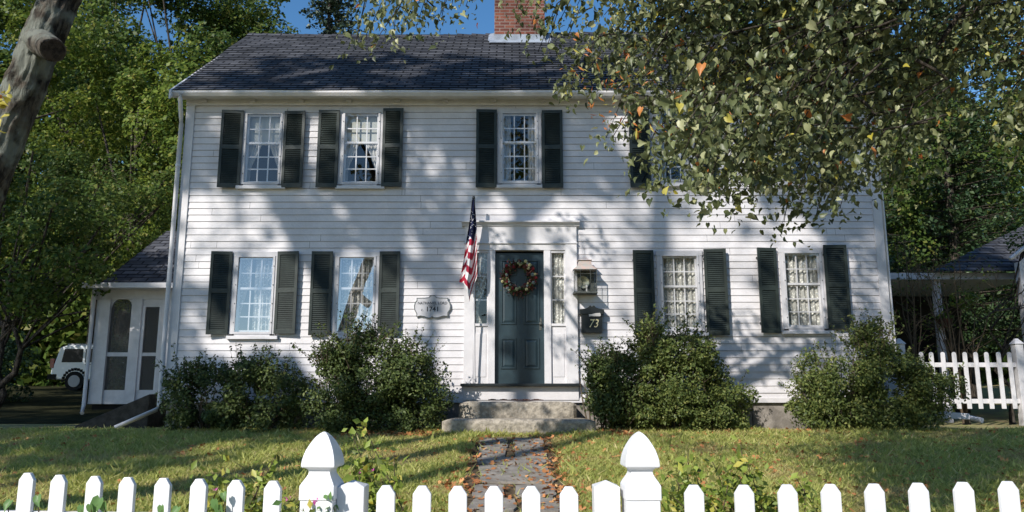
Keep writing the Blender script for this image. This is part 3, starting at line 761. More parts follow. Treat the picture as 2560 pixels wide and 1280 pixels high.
# ------------------------------------------------------------------ wreath
wx,wz = at(1297,694,-.02); R=.225
wr = empty('wreath', (wx,-.02,wz), 'dried flower wreath with red and cream blooms hanging on the green front door','wreath')
r = np.random.default_rng(3)
n=1500; a=r.random(n)*2*pi; rr=R+r.normal(size=n)*.035; P=np.stack([wx+rr*np.cos(a), -.045+r.normal(size=n)*.02, wz+rr*np.sin(a)],1); P[:,1]=np.minimum(P[:,1],.01)
leaf_mesh('foliage',P,.045,[M['brown'],M['holly']],wr,shape=OVAL,bias=(0,-.5,0),probs=[.6,.4],seed=1)
for nm,c,cnt,sd_ in (('cream_bloom',(.45,.42,.22),15,1),('red_bloom',(.20,.025,.03),11,2),('grey_bloom',(.20,.24,.22),10,5)):
    q=random.Random(sd_); mm=mat(nm,c,.8,.1,var=.3,vs=40)
    for k in range(cnt):
        m = MB()
        an=q.uniform(0,2*pi); rd=R+q.uniform(-.05,.06); cx=wx+rd*cos(an); cz=wz+rd*sin(an); s=q.uniform(.016,.030)
        for j in range(7):
            b=2*pi*j/7; m.ball((cx+s*.6*cos(b),-.085,cz+s*.6*sin(b)),s*.5,0,6,(1,.5,1))
        m.ball((cx,-.09,cz),s*.5,0,6); m.build('bloom', mm, wr)
m = MB(); 
for k in range(7): m.ball((wx+.01*sin(k),-.04,wz-R-.03-k*.020),.011-.0008*k,0,6)
m.build('hanging_seed_string', M['mat'], wr)

# ------------------------------------------------------------------ flag on its pole
fx,fzt = at(1184,500,-.30); _,fz0 = at(1186,965,-.13)
fp = empty('flag_pole', (fx,-.30,1.37), 'white pole left of the door with a furled stars and stripes flag','flag')
m = MB(); m.tube([(fx+.03,-.10,1.645),(fx,-.30,fzt)],[.017,.013],10); m.build('pole', M['paint'], fp)
m = MB(); m.tube([(fx,-.30,fzt-.12),(fx,-.30,fzt+.0)],.017,10); m.ball((fx,-.30,fzt+.035),.026,0,10,(1,1,1.3)); m.tube([(fx,-.30,fzt),(fx,-.30,fzt+.015)],[.03,.012],10); m.build('finial', M['black'], fp)
def flag():
    L_=[(500,1180),(530,1177),(560,1173),(600,1166),(640,1160),(680,1153),(705,1148)]; m=MB(); nx,nz=28,130
    px=.00662; vs=[]; 
    def edge(tab,v):
        for (a,b),(c,d) in zip(tab[:-1],tab[1:]):
            if v<=c: return b+(d-b)*(v-a)/(c-a)
        return tab[-1][1]
    Rt=[(500,1187),(530,1189),(570,1192),(690,1193),(755,1176)]
    for j in range(nz+1):
        t=j/nz; vtop=500; 
        for i in range(nx+1):
            s=i/nx
            vend = 706-4*s if s<.28 else 712+ (755-712)*min(1,(s-.28)/.34) - max(0,(s-.66))*170
            v=500+(vend-500)*t; l=edge(L_,min(v,705)); rgt=edge(Rt,v)
            if v>705: l=1148+(v-705)*.45
            u=l+(rgt-l)*s; X,Z=at(u,v,-.30)
            amp=.02+.05*min(1,t*1.4)
            Y=-.315+amp*sin(s*9+.8*sin(t*3))-.01*sin(s*21+t*5)
            vs.append((X,min(Y,-.19),Z))
    m.v=vs
    for j in range(nz):
        for i in range(nx):
            s=(i+.5)/nx; t=(j+.5)/nz; vend=706 if s<.28 else 740
            v=500+(vend-500)*t; u=1150+ (s*44)
            if v<608-18*s: mi=2 
            else: mi = 0 if math.floor((v+ (u-1150)*1.45)/17.5)%2==0 else 1
            m.f.append([j*(nx+1)+i,(j+1)*(nx+1)+i,(j+1)*(nx+1)+i+1,j*(nx+1)+i+1]); m.m.append(mi); m.sm.append(True)
    q=random.Random(5)
    for k in range(34):                                 # the stars of the canton, as printed on the cloth
        i=q.randint(2,nx-3); j=q.randint(18,64); p=Vector(vs[j*(nx+1)+i]); rad=.0085; n0=len(m.v)
        for e in range(10):
            a=pi/2+2*pi*e/10; rr_=rad if e%2==0 else rad*.45; m.v.append((p.x+rr_*cos(a),p.y-.012,p.z+rr_*sin(a)))
        m.f.append(list(range(n0,n0+10))); m.m.append(1); m.sm.append(False)
    return m
flag().build('flag', [M['red'],M['white'],M['navy']], fp)

# ------------------------------------------------------------------ side porch on the left
def A3(u,v,Y): x,z=at(u,v,Y); return (x,Y,z)
PY=1.5
pp = empty('screened_porch', (-6.6,PY,1.0), 'small white screened porch with grey roof on the left side of the house','porch')
X0=at(238,850,PY)[0]; X1=XL-.03; zt=at(300,716,PY)[1]; zbt=at(300,1010,PY)[1]
cA=at(272,850,PY)[0]; cB=at(326,850,PY)[0]; cC=at(352,850,PY)[0]; cD=at(400,850,PY)[0]
ztop=at(300,765,PY)[1]; zlow=at(300,975,PY)[1]; zmid=at(300,886,PY)[1]
m=MB(); m.box(X0-.06,X1,PY-.04,PY+.1,ztop+.12,zt-.0); m.box(X0-.10,X1,PY-.10,PY-.04,zt-.07,zt); m.build('header', M['trim'], pp, bevel=.004)
for a,b in ((X0,cA),(cB,cC),(cD,X1)):
    m=MB(); m.box(a,b,PY-.06,PY+.1,zbt,ztop+.12); m.build('column', M['trim'], pp, bevel=.005)
for nm_,bb in (('lower_panel',(cA,cB,PY-.02,PY+.05,zbt,zlow)),('lower_panel',(cC,cD,PY-.02,PY+.05,zbt+.05,zlow)),('door_head',(cC,cD,PY-.02,PY+.05,ztop-.02,ztop+.12)),
               ('rail',(cA,cB,PY-.02,PY+.04,zmid-.035,zmid+.035)),('rail',(cC,cD,PY-.02,PY+.04,zmid-.03,zmid+.03))):
    m=MB(); m.box(*bb); m.build(nm_, M['trim'], pp)
m=MB()
# arched head of the left bay
arc=[(cA,ztop+.12)]+[(cA+(cB-cA)*k/10, ztop+.12-.16*(abs(2*k/10-1))**5) for k in range(11)]+[(cB,ztop+.12)]
m.prism(arc,PY-.015,PY+.04); m.build('arched_head', M['trim'], pp)
for bb in ((cC-.001,cC+.05,PY-.03,PY+.03,zlow,ztop),(cD-.04,cD,PY-.03,PY+.03,zlow,ztop)): m=MB(); m.box(*bb); m.build('door_stile', M['paint'], pp)
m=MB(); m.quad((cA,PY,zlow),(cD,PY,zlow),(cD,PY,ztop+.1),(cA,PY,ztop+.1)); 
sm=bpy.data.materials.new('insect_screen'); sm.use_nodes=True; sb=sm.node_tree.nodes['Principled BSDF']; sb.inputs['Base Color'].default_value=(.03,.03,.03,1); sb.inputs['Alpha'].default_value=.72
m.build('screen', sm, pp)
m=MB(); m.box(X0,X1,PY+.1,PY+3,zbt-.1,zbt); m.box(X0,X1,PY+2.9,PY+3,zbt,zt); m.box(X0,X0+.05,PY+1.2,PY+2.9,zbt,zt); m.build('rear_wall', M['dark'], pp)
rx0=at(312,705,PY-.3)[0]-.35; ze=zt; zr=at(400,578,PY+2.2)[1]
m=MB(); n=14
for k in range(n):
    a=k/n; b=(k+1)/n; ya=PY-.3+2.5*a; yb=PY-.3+2.5*b; za=ze+(zr-ze)*a+.014; zb_=ze+(zr-ze)*b+.004
    xa=rx0-.1+0*a; m.quad((xa,ya,za),(X1,ya,za),(X1,yb,zb_),(xa,yb,zb_)); m.quad((xa,ya,za-.016),(X1,ya,za-.016),(X1,ya,za),(xa,ya,za))
m.quad((rx0-.1,PY+2.2,zr),(X1,PY+2.2,zr),(X1,PY+4,ze),(rx0-.1,PY+4,ze)); m.add([(rx0-.1,PY-.3,ze),(rx0-.1,PY+2.2,zr),(rx0-.1,PY+4,ze)],[(0,2,1)])
m.build('roof', M['shingle'], pp)
m=MB(); m.box(X0-.1,X1,PY-.42,PY-.3,ze-.08,ze+.01); m.build('gutter', M['trim'], pp)
m=MB(); q=A3(205,1033,PY-.3); m.tube([(X0-.03,PY-.12,zt-.05),(X0-.03,PY-.12,zbt-.02),(q[0],q[1],q[2])],.035,8); m.build('downspout', M['trim'], pp)
# cellar bulkhead sloping beside the porch
m=MB(); a=A3(405,985,.7); b=A3(205,1062,.1); y0,y1=.2,1.3
m.add([(b[0],-.1,.93),(a[0],.25,.93),(a[0],.25,a[2]),(b[0],-.1,.99),(b[0],.9,.93),(a[0],1.3,.93),(a[0],1.3,a[2]+.02),(b[0],.9,1.0)],
      [(0,1,2,3),(7,6,5,4),(0,3,7,4),(1,5,6,2),(3,2,6,7)])
o=m.build('cellar_bulkhead', mat('weathered_boards',(.10,.085,.07),.9,.2,var=.4,vs=9), None,((a[0]+b[0])/2,.6,.93),bevel=.01); tag(o,'low sloping grey cellar bulkhead in shade below the side porch','bulkhead')

# ------------------------------------------------------------------ parked car behind the porch
def suv():
    Y=17.; s=.0151; g=H(0,Y)+.0
    rear=at(128,900,Y)[0]; L_=4.6; W_=1.8
    c=empty('parked_car',(rear+L_/2,Y+W_/2,g),'white sport utility vehicle parked in shade beyond the side porch','car')
    prof=[(0,.42),(.03,.95),(.12,1.02),(.30,1.62),(.55,1.70),(2.9,1.70),(3.45,1.05),(4.45,.92),(4.6,.55),(4.55,.38)]
    # side outline extruded over the width
    pr=[(rear+x,g+z) for x,z in prof][::-1]
    m=MB(); m.prism(pr,Y,Y+W_); m.build('body', M['carpaint'], c, bevel=.05)
    for (a,b,sl0,sl1) in ((.40,1.18,.18,0),(1.28,2.05,0,0),(2.15,2.95,0,-.30)):
        m=MB(); m.prism([(rear+b,g+1.06),(rear+b+sl1,g+1.56),(rear+a+sl0*.5,g+1.56),(rear+a-.1*(sl0>0),g+1.06)][::1] if False else [(rear+a,g+1.06),(rear+b+(.2 if sl1 else 0),g+1.06),(rear+b-(.1 if sl1 else 0),g+1.56),(rear+a+(.08 if sl0 else 0),g+1.56)],Y-.012,Y+.01); m.build('side_window', M['carglass'], c)
    for x in (.95,3.65):
        w=MB(); w.tube([(rear+x,Y-.03,g+.36),(rear+x,Y+.2,g+.36)],.36,24); wo=w.build('wheel', M['rubber'], c)
        w=MB(); w.tube([(rear+x,Y-.04,g+.36),(rear+x,Y-.029,g+.36)],.22,20); w.build('rim', M['chrome'], wo)
        w=MB()
        for k in range(13):
            a=pi*k/12; w.box(rear+x-.44*cos(a)-.05,rear+x-.44*cos(a)+.05,Y-.014,Y-.001,g+.36+.44*sin(a)-.05,g+.36+.44*sin(a)+.05)
        w.build('wheel_arch', M['rubber'], c)
    m=MB(); m.box(rear-.02,rear+.12,Y-.015,Y+.1,g+.85,g+1.2); m.build('tail_light', M['lamp_red'], c)
    m=MB(); m.box(rear-.08,rear+.25,Y-.02,Y+W_,g+.42,g+.62); m.build('bumper', M['rubber'], c)
    m=MB(); m.box(rear+.5,rear+2.8,Y+.12,Y+.16,g+1.71,g+1.76); m.build('roof_rail', M['chrome'], c)
    m=MB(); m.box(rear+1.3,rear+1.5,Y-.03,Y-.012,g+.96,g+.99); m.box(rear+2.25,rear+2.45,Y-.03,Y-.012,g+.96,g+.99); m.build('door_handle', M['rubber'], c)
suv()

# ------------------------------------------------------------------ outbuilding on the right
GY=3.0
ob=empty('outbuilding',(9.5,GY,1.0),'low white wing with open dark porch and grey roof at the right edge','outbuilding')
xa=XR+.1; zf=at(2300,700,GY)[1]; zf1=at(2300,684,GY)[1]
m=MB(); m.box(xa,10.5,GY-.1,GY,zf,zf1); m.box(xa,10.5,GY,GY+3.0,zf+.02,zf1-.01); m.build('fascia', M['trim'], ob)
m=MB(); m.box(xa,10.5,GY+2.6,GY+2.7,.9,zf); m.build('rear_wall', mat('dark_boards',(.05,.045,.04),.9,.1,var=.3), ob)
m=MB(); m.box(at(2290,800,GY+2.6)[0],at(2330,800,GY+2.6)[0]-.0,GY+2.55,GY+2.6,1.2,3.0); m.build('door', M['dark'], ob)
for u in (2352,):
    X=at(u,800,GY)[0]; m=MB(); m.box(X-.06,X+.06,GY,GY+.12,.9,zf); m.build('post', M['trim'], ob)
# gabled part to the right, gable towards us
g0=at(2546,640,GY-1.0)[0]
m=MB(); gx0,gx1=g0,g0+5; gz=at(2535,655,GY-1)[1]; 
m.add([(gx0,GY-1,.9),(gx1,GY-1,.9),(gx1,GY-1,gz),((gx0+gx1)/2,GY-1,gz+1.9),(gx0,GY-1,gz),(gx0,GY-.85,.9),(gx0,GY-.85,gz)],[(0,1,2,3,4),(0,4,6,5)])
m.build('gable_wall', M['paint'], ob)
# big slope seen from the left: rises to the right
r0=A3(2290,690,GY+.0); r1=A3(2560,580,GY+1.5)
m=MB(); n=16; hx0=at(2330,684,GY-.3)[0]; hx1=at(2620,545,GY+3.7)[0]
xr=gx0+3.0; zrr=at(2560,578,GY+2)[1]+.75
for k in range(n):
    a=k/n;b=(k+1)/n
    ya,yb=GY-.3+4*a,GY-.3+4*b; za,zb_=zf1+.01+(2.1)*a,zf1+.0+(2.1)*b
    xa_,xb_=hx0+(hx1-hx0)*a,hx0+(hx1-hx0)*b
    m.quad((xa_,ya,za+.014),(16,ya,za+.014),(16,yb,zb_),(xb_,yb,zb_)); m.quad((xa_,ya,za-.01),(16,ya,za-.01),(16,ya,za+.014),(xa_,ya,za+.014))
m.build('roof', M['shingle'], ob)
m=MB(); m.tube([(g0-.2,GY-1.05,gz+.05),(g0+2.5,GY-1.05,gz+2.0)],.04,6); m.build('rake_board', M['paint'], ob)
bx,bz=at(2362,805,GY-.1)
hb=empty('hanging_basket',(bx,GY-.1,bz),'dark hanging basket under the porch eave of the right wing','planter')
m=MB(); m.tube([(bx,GY-.1,bz-.12),(bx,GY-.1,bz-.02),(bx,GY-.1,bz+.06)],[.05,.13,.16],14); m.build('basket', M['mat'], hb)
m=MB()
for k in range(3):
    a=2*pi*k/3; m.tube([(bx+.15*cos(a),GY-.1+.15*sin(a),bz+.06),(bx,GY-.1,bz+.6)],.004,5)
m.tube([(bx,GY-.1,bz+.6),(bx,GY-.1,zf)],.004,5); m.build('chain', M['iron'], hb)
rg=np.random.default_rng(8); P,_=ell(rg,260,(bx,GY-.1,bz+.08),(.17,.17,.08)); leaf_mesh('plant',P,.06,M['maple2'],hb,shape=OVAL,seed=2)

# rear picket fence on the right
FY=1.3
bf=empty('picket_fence',(8.9,FY,.95),'white picket fence section with rounded tops in front of the right wing','fence')
def picket(name, x, y, w, th, z0, z1, par, m_, cut=.5, rnd=False, yaw=0):
    m=MB(); h=w/2; ln_=RN.uniform(-.006,.006); yaw=yaw+RN.uniform(-.03,.03)
    if rnd: poly=[(-h,z0),(h,z0),(h,z1-h)]+[(h*cos(a),z1-h+h*sin(a)) for a in [pi*k/8 for k in range(1,8)]]+[(-h,z1-h)]
    else: poly=[(-h,z0),(h,z0),(h,z1-h*.85),(h*.42,z1),(-h*.42,z1),(-h,z1-h*.85)]
    m.prism(poly,-th/2,th/2)
    ca,sa=cos(yaw),sin(yaw); m.v=[(x+p[0]*ca-p[1]*sa+ln_*(p[2]-z1),y+p[0]*sa+p[1]*ca,p[2]) for p in m.v]
    return m.build(name,m_,par,bevel=.003)
us=[2302,2327,2356,2384,2411,2438,2465,2495,2522]
for i,u in enumerate(us):
    a=at(u,880,FY); b=at(u+6,1022,FY); picket('picket',a[0],FY,.075,.02,b[1],a[1],bf,M['paint'],rnd=True)
xa=at(2262,900,FY)[0]; xb=at(2560,900,FY)[0]
for v in (912,1003):
    z=at(2400,v,FY)[1]; m=MB(); m.box(xa,xb,FY+.011,FY+.05,z-.04,z+.04); m.build('rail',M['paint'],bf,bevel=.004)
for u in (2250,2545):
    x,z=at(u,860,FY); m=MB(); m.box(x-.07,x+.07,FY-.03,FY+.11,.9,z); frustum(m,x-.09,x+.09,FY-.05,FY+.13,z+.001,x-.02,x+.02,FY+.02,FY+.06,z+.10); m.build('post',M['paint'],bf,bevel=.004)
a=A3(2330,1032,-.2)
m=MB(); b_=A3(2412,1045,-.2); 
m.add([(a[0],-.3,b_[2]),(b_[0],-.35,b_[2]-.02),(b_[0],-.05,b_[2]-.02),(a[0],-.0,b_[2]),(a[0],-.3,a[2]+.03),(b_[0],-.35,a[2]-.01),(b_[0],-.05,a[2]-.01),(a[0],-.0,a[2]+.03)],
      [(0,3,2,1),(4,5,6,7),(0,1,5,4),(1,2,6,5),(2,3,7,6),(3,0,4,7)])
m.tube([(b_[0],-.2,b_[2]+.02),(b_[0]+.12,-.45,b_[2]-.03)],[.045,.04],8)
o=m.build('drain_extension',M['paint'],None,((a[0]+b_[0])/2,-.2,b_[2]),bevel=.01); tag(o,'white drain pipe piece lying on the soil right of the shrubs','drain pipe')

# ------------------------------------------------------------------ front fence and gate
GD=-9.3
def square_loft(m, cx, cy, prof, yaw=0):
    vs=[]; ca,sa=cos(yaw),sin(yaw)
    for h,z in prof:
        for sx,sy in ((-1,-1),(1,-1),(1,1),(-1,1)):
            X,Y=sx*h,sy*h; vs.append((cx+X*ca-Y*sa,cy+X*sa+Y*ca,z))
    n=len(prof); fs=[(i*4+k,i*4+(k+1)%4,(i+1)*4+(k+1)%4,(i+1)*4+k) for i in range(n-1) for k in range(4)]
    fs+=[(3,2,1,0),tuple((n-1)*4+k for k in range(4))]
    m.add(vs,fs)
def gatepost(u,vtip,par,yaw=0,hw=.069):
    y=GD; x,zt=at(u,vtip,y); px=3.3/1950
    m=MB(); square_loft(m,x,y,[(hw-.002,-.02),(hw-.002,zt-157*px)],yaw); m.build('post',M['vinyl'],par,bevel=.004)
    m=MB(); P=[(.071,-160),(.071,-128),(.070,-126),(.063,-118),(.053,-109),(.046,-101),(.044,-95),(.0465,-90),(.053,-86),(.0655,-84),(.0685,-82),(.0690,-78),(.0675,-68),(.063,-56),(.056,-43),(.0465,-31),(.036,-20),(.025,-10.5),(.014,-4),(.0065,-1),(.002,0)]
    square_loft(m,x,y,[(h,zt+d*px*.98) for h,d in P],yaw); o=m.build('finial',M['vinyl'],par,bevel=.002)
LF=empty('picket_fence',(-2.2,-9.1,.05),'white vinyl picket fence left of the gate, running to the left edge','fence')
RFc=empty('picket_fence',(2.0,-9.4,.05),'white vinyl picket fence right of the gate, running to the right edge','fence')
GT=empty('garden_gate',(-.0,GD,.05),'white picket gate between the two pointed posts at the path','gate')
gatepost(811,1079,LF,-.08); gatepost(1597,1079,RFc,.03)
Lp=[(-22,1176),(71,1182),(150,1187),(239,1190),(321,1193),(410,1195),(500,1197),(592,1200),(684,1202)]
prev=None
def leftdepth(u): return -9.3+.45*(814-u)/814
for u,v in Lp:
    y=leftdepth(u); x,z=at(u,v,y); picket('picket',x,y,.073,.022,.10,z,LF,M['vinyl'],yaw=-.13)
for uz in (1276,1700):
    a=at(-60,1278,leftdepth(-60)); b=at(780,1290,leftdepth(780)); dz=0 if uz==1276 else -.55
    m=MB(); m.add([(a[0],leftdepth(-60)+.012,a[1]-.085+dz),(b[0],leftdepth(780)+.012,b[1]-.085+dz),(b[0],leftdepth(780)+.05,b[1]-.085+dz),(a[0],leftdepth(-60)+.05,a[1]-.085+dz),
                  (a[0],leftdepth(-60)+.012,a[1]+dz),(b[0],leftdepth(780)+.012,b[1]+dz),(b[0],leftdepth(780)+.05,b[1]+dz),(a[0],leftdepth(-60)+.05,a[1]+dz)],
                 [(0,3,2,1),(4,5,6,7),(0,1,5,4),(1,2,6,5),(2,3,7,6),(3,0,4,7)]); m.build('rail',M['vinyl'],LF,bevel=.004)
for u,v in [(966,1213),(1056,1214),(1145,1215),(1235,1215),(1328,1215),(1422,1216)]:
    x,z=at(u,v,GD); picket('picket',x,GD,.075,.022,.12,z,GT,M['vinyl'])
for u,hw in ((884,.055),(1514,.052)):
    x,z=at(u,1203,GD+.03); m=MB(); square_loft(m,x,GD+.03,[(hw,.10),(hw,z-.022),(hw+.001,z-.018),(.004,z+.004)]); m.build('stile',M['vinyl'],GT,bevel=.003)
for dz in (0,-.5):
    z=at(1200,1330,GD)[1]+dz; m=MB(); m.box(at(920,1200,GD)[0],at(1480,1200,GD)[0],GD+.0115,GD+.05,z-.045,z+.04); m.build('rail',M['vinyl'],GT,bevel=.004)
for u,v in [(1734,1212),(1859,1212),(1967,1211),(2075,1210),(2184,1209),(2294,1207),(2406,1205),(2518,1203),(2632,1200)]:
    y=-9.42; x,z=at(u,v,y); picket('picket',x,y,.0755,.022,.10,z,RFc,M['vinyl'],yaw=.05)
for dz in (0,-.5):
    z=at(1900,1330,-9.42)[1]+dz; m=MB(); m.box(at(1650,1200,-9.42)[0],at(2700,1200,-9.42)[0],-9.42+.0115,-9.42+.05,z-.085,z); m.build('rail',M['vinyl'],RFc,bevel=.004)

# ------------------------------------------------------------------ foliage builders
def shrub(label, blobs, Y, n, matn, seed, size=.047, dep=.55, sprigs=60):
    "blobs: (u, v, radius in px across, radius in px up)"
    rg=np.random.default_rng(seed); k=(Y-CY)/F
    b0=blobs[0]; bx=at(b0[0],b0[1],Y)[0]; g=H(bx,Y)
    o=empty('shrub',(bx,Y,g),label,'shrub')
    tot=sum(b[2]*b[3] for b in blobs); Ps=[]; Ns=[]
    for (u,v,ru,rv) in blobs:
        x,z=at(u,v,Y); R=(ru*k*1.03,min(dep,ru*k),rv*k*1.03)
        nc=max(9,int(26*ru*rv/5000)); cc,_=ell(rg,nc,(x,Y,z),(R[0]*.9,R[1]*.9,R[2]*.9),.35)
        per=int(n*ru*rv/tot/nc)
        for c in cc:
            if noise.noise(Vector(tuple(c*2.3)))<-.30 and rv>40: continue
            s=rg.uniform(.08,.22); P,d=ell(rg,per,c,(s*1.25,s*1.1,s),.1)
            Ps.append(P); Ns.append((c-np.array((x,Y,z)))/np.linalg.norm(c-np.array((x,Y,z)))*.6+np.zeros_like(P))
    tips=[]; m=MB(); base=Vector((bx,Y,g))
    for q in range(int(sprigs*1.7)):                              # upright shoots that break the outline
        b=blobs[rg.integers(len(blobs))]; x,z=at(b[0],b[1],Y); a=rg.uniform(.15,pi-.15); rr=k*b[2]*rg.uniform(.8,1.0)
        p0=Vector((x+rr*cos(a)*.8,Y+rg.uniform(-.3,.2),z+b[3]*k*sin(a)*.8)); 
        L=rg.uniform(.12,.42); d=Vector((cos(a)*.6+rg.normal()*.15,rg.normal()*.2-.1,sin(a)*.9+.2)).normalized()
        p1=p0+d*L; p1.y=min(p1.y,-.1); m.tube([p0-d*.15,p0,p1],[.005,.004,.0015],4)
        ts=rg.random(18); Ps.append(np.array([[*(p0+(p1-p0)*t)] for t in ts])+rg.normal(size=(18,3))*.018); Ns.append(np.zeros((18,3))+np.array([d.x,d.y,d.z])*.3)
    for q in range(26):                                  # main stems
        b=blobs[rg.integers(len(blobs))]; x,z=at(b[0],b[1],Y); e=Vector((x+rg.normal()*.15,Y+rg.normal()*.12,z+rg.uniform(-.1,.3)*b[3]*k))
        s=Vector((e.x*.75+bx*.25,Y,g)); mid=(s+e)/2+Vector((rg.normal()*.05,rg.normal()*.05,0)); m.tube([s,mid,e],[.014,.010,.004],5)
    m.build('stem',M['stem'],o)
    P=np.concatenate(Ps); N=np.concatenate(Ns); ok=(P[:,1]<-.07)|(P[:,0]<XL-.1); ok&=P[:,2]>g
    P=P[ok];N=N[ok]
    leaf_mesh('foliage',P,size,M[matn],o,shape=OVAL,bias=(-.1,-.25,.45),jit=.8,seed=seed,nrm=N)
    return o
shrub('dark low shrub at the left corner of the house, beside the downspout',[(520,1045,110,38),(680,1050,110,36),(520,985,90,75),(620,980,85,75),(700,985,80,70),(470,960,45,45),(640,925,40,30)],-.75,30000,'holly',11)
shrub('tall dark shrub left of the front steps, under the second window',[(900,1045,110,40),(1020,1048,85,36),(930,960,120,90),(1010,930,95,75),(880,880,50,60),(930,860,55,35),(840,990,70,80),(1040,1000,80,70),(815,905,40,30)],-.95,40000,'holly',12,sprigs=90)
shrub('small rounded shrub just right of the front steps',[(1540,1048,60,32),(1530,955,62,72),(1545,1010,65,48),(1500,935,35,40)],-.8,17000,'holly',13)
shrub('tall glossy shrub under the window right of the mailbox',[(1680,1045,120,35),(1790,1048,80,28),(1690,960,130,85),(1640,880,65,50),(1715,885,65,50),(1780,1000,95,60),(1640,1000,70,60),(1620,850,30,30)],-.85,38000,'holly2',14,sprigs=90)
shrub('wide glossy shrub at the right corner of the house',[(2090,1045,110,34),(2230,1045,120,32),(2090,960,115,85),(2220,960,110,80),(2160,890,60,60),(2320,985,75,60),(2030,1000,70,50),(2190,860,40,40)],-.75,38000,'holly2',15,sprigs=100)

def crown_pts(rg, c, R, nclump, per, cs, flat=.75, shell=.35, lo=-1):
    cc,_=ell(rg,nclump,c,R,shell); 
    k=np.array([noise.noise(Vector(tuple(p*.28)))>-.12 for p in cc]); cc=cc[k]
    Ps=[];Ns=[]
    C=np.array(c)
    for p in cc:
        if p[2]<lo: continue
        s=cs*rg.uniform(.6,1.35); q,d=ell(rg,per,p,(s,s,s*flat),.35); Ps.append(q); o=(p-C)/np.array(R); o/=np.linalg.norm(o)+1e-6
        Ns.append(d*.5+o*.35)
    return np.concatenate(Ps),np.concatenate(Ns),cc
def tree(name,label,cat,base,top,c,R,nclump,per,cs,matn,seed,size=.13,tr=.22,barkn='bark2',group=None,bias=(-.2,-.3,.5),extra=()):
    rg=np.random.default_rng(seed); o=empty(name,(base[0],base[1],H(*base)),label,cat,group)
    size*=.74; per=int(per*1.9); nclump=int(nclump*.9)
    P,N,cc=crown_pts(rg,c,R,nclump,per,cs)
    for (c2,R2,nc2) in extra:
        P2,N2,cc2=crown_pts(rg,c2,R2,nc2,per,cs); P=np.concatenate([P,P2]);N=np.concatenate([N,N2]);cc=np.concatenate([cc,cc2])
    f_=P[:,1]-CY; uu=1280+1950*P[:,0]/(f_*.984+(P[:,2]-CZ)*.177); vv=1450-0*f_; k_=(P[:,2]-CZ)/f_; vv=990-1950*k_*.97
    ok=~((uu>95)&(uu<258)&(vv>835)&(vv<990)&(P[:,1]<17.5)); P=P[ok];N=N[ok]
    leaf_mesh('crown',P,size,M[matn],o,shape=QUAD,bias=bias,jit=.6,seed=seed,nrm=N)
    m=MB(); b=Vector((base[0],base[1],H(*base)-.1)); t=Vector(top)
    pts=[b+(t-b)*k/6+Vector((rg.normal()*.12,rg.normal()*.12,0))*(k>0) for k in range(7)]
    m.tube(pts,[tr*(1.25 if k==0 else 1-.13*k) for k in range(7)],10,wob=.15)
    for q in range(16):
        e=Vector(cc[rg.integers(len(cc))]); s=pts[rg.integers(3,7)]; mid=(s+e)/2+Vector((0,0,-.3)); m.tube([s,mid,e],[tr*.35,tr*.2,.02],6)
    m.build('trunk',M[barkn],o); return o

# woods behind, left
G1='trees behind the house on the left'; G2='trees behind the house on the right'
tree('maple_tree','tall sunlit maple at the far left edge behind the leaning trunk','tree',(-17,9),(-17,9,9),(-17,9.5,9.5),(4.5,3.5,6.5),150,190,.75,'maple',21,.17,group=G1,extra=[((-19.2,13.2,6.6),(3.2,2,2.4),90)])  # extra crown mass added up-sun of the parked car to shade it
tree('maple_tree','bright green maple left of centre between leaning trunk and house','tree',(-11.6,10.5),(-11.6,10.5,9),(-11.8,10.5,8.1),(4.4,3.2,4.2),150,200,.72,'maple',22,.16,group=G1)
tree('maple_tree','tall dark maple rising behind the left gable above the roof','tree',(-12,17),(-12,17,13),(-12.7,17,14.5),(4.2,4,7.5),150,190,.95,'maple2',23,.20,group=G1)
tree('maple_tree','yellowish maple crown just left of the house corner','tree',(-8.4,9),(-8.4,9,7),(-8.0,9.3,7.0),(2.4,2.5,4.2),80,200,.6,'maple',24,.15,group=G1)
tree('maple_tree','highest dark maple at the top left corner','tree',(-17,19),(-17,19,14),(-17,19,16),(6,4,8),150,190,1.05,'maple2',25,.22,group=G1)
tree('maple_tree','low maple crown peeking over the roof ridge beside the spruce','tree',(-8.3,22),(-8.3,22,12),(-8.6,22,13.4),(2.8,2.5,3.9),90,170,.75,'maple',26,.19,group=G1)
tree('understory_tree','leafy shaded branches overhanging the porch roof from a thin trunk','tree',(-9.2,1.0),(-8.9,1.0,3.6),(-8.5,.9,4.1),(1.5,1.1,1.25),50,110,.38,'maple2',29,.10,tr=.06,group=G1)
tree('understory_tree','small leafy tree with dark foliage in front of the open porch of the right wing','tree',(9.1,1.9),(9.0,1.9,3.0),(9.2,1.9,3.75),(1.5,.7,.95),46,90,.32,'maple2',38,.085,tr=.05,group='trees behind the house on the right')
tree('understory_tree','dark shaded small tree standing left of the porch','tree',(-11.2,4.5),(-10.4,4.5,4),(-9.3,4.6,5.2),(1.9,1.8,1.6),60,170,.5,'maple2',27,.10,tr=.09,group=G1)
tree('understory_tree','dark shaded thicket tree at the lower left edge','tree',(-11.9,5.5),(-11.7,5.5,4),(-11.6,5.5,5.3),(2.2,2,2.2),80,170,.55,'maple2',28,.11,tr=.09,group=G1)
rg=np.random.default_rng(61); Ps=[]
for k in range(170):
    x=rg.uniform(-17,-7.4); y=rg.uniform(7.5,10.5); u_=1280+1950*x/(y+12.6)
    zt=1.9 if 90<u_<250 else 2.9
    if 70<u_<270: continue
    s=rg.uniform(.35,.6); P,_=ell(rg,130,(x,y,H(x,y)+rg.uniform(.1,zt-1.2)*(.35 if 90<u_<250 else 1)),(s,s,s*.7),.3); Ps.append(P)
Pu=np.concatenate(Ps); uq=1280+1950*Pu[:,0]/(Pu[:,1]-CY)/.99; Pu=Pu[~((uq>100)&(uq<262)&(Pu[:,2]>1.75))]
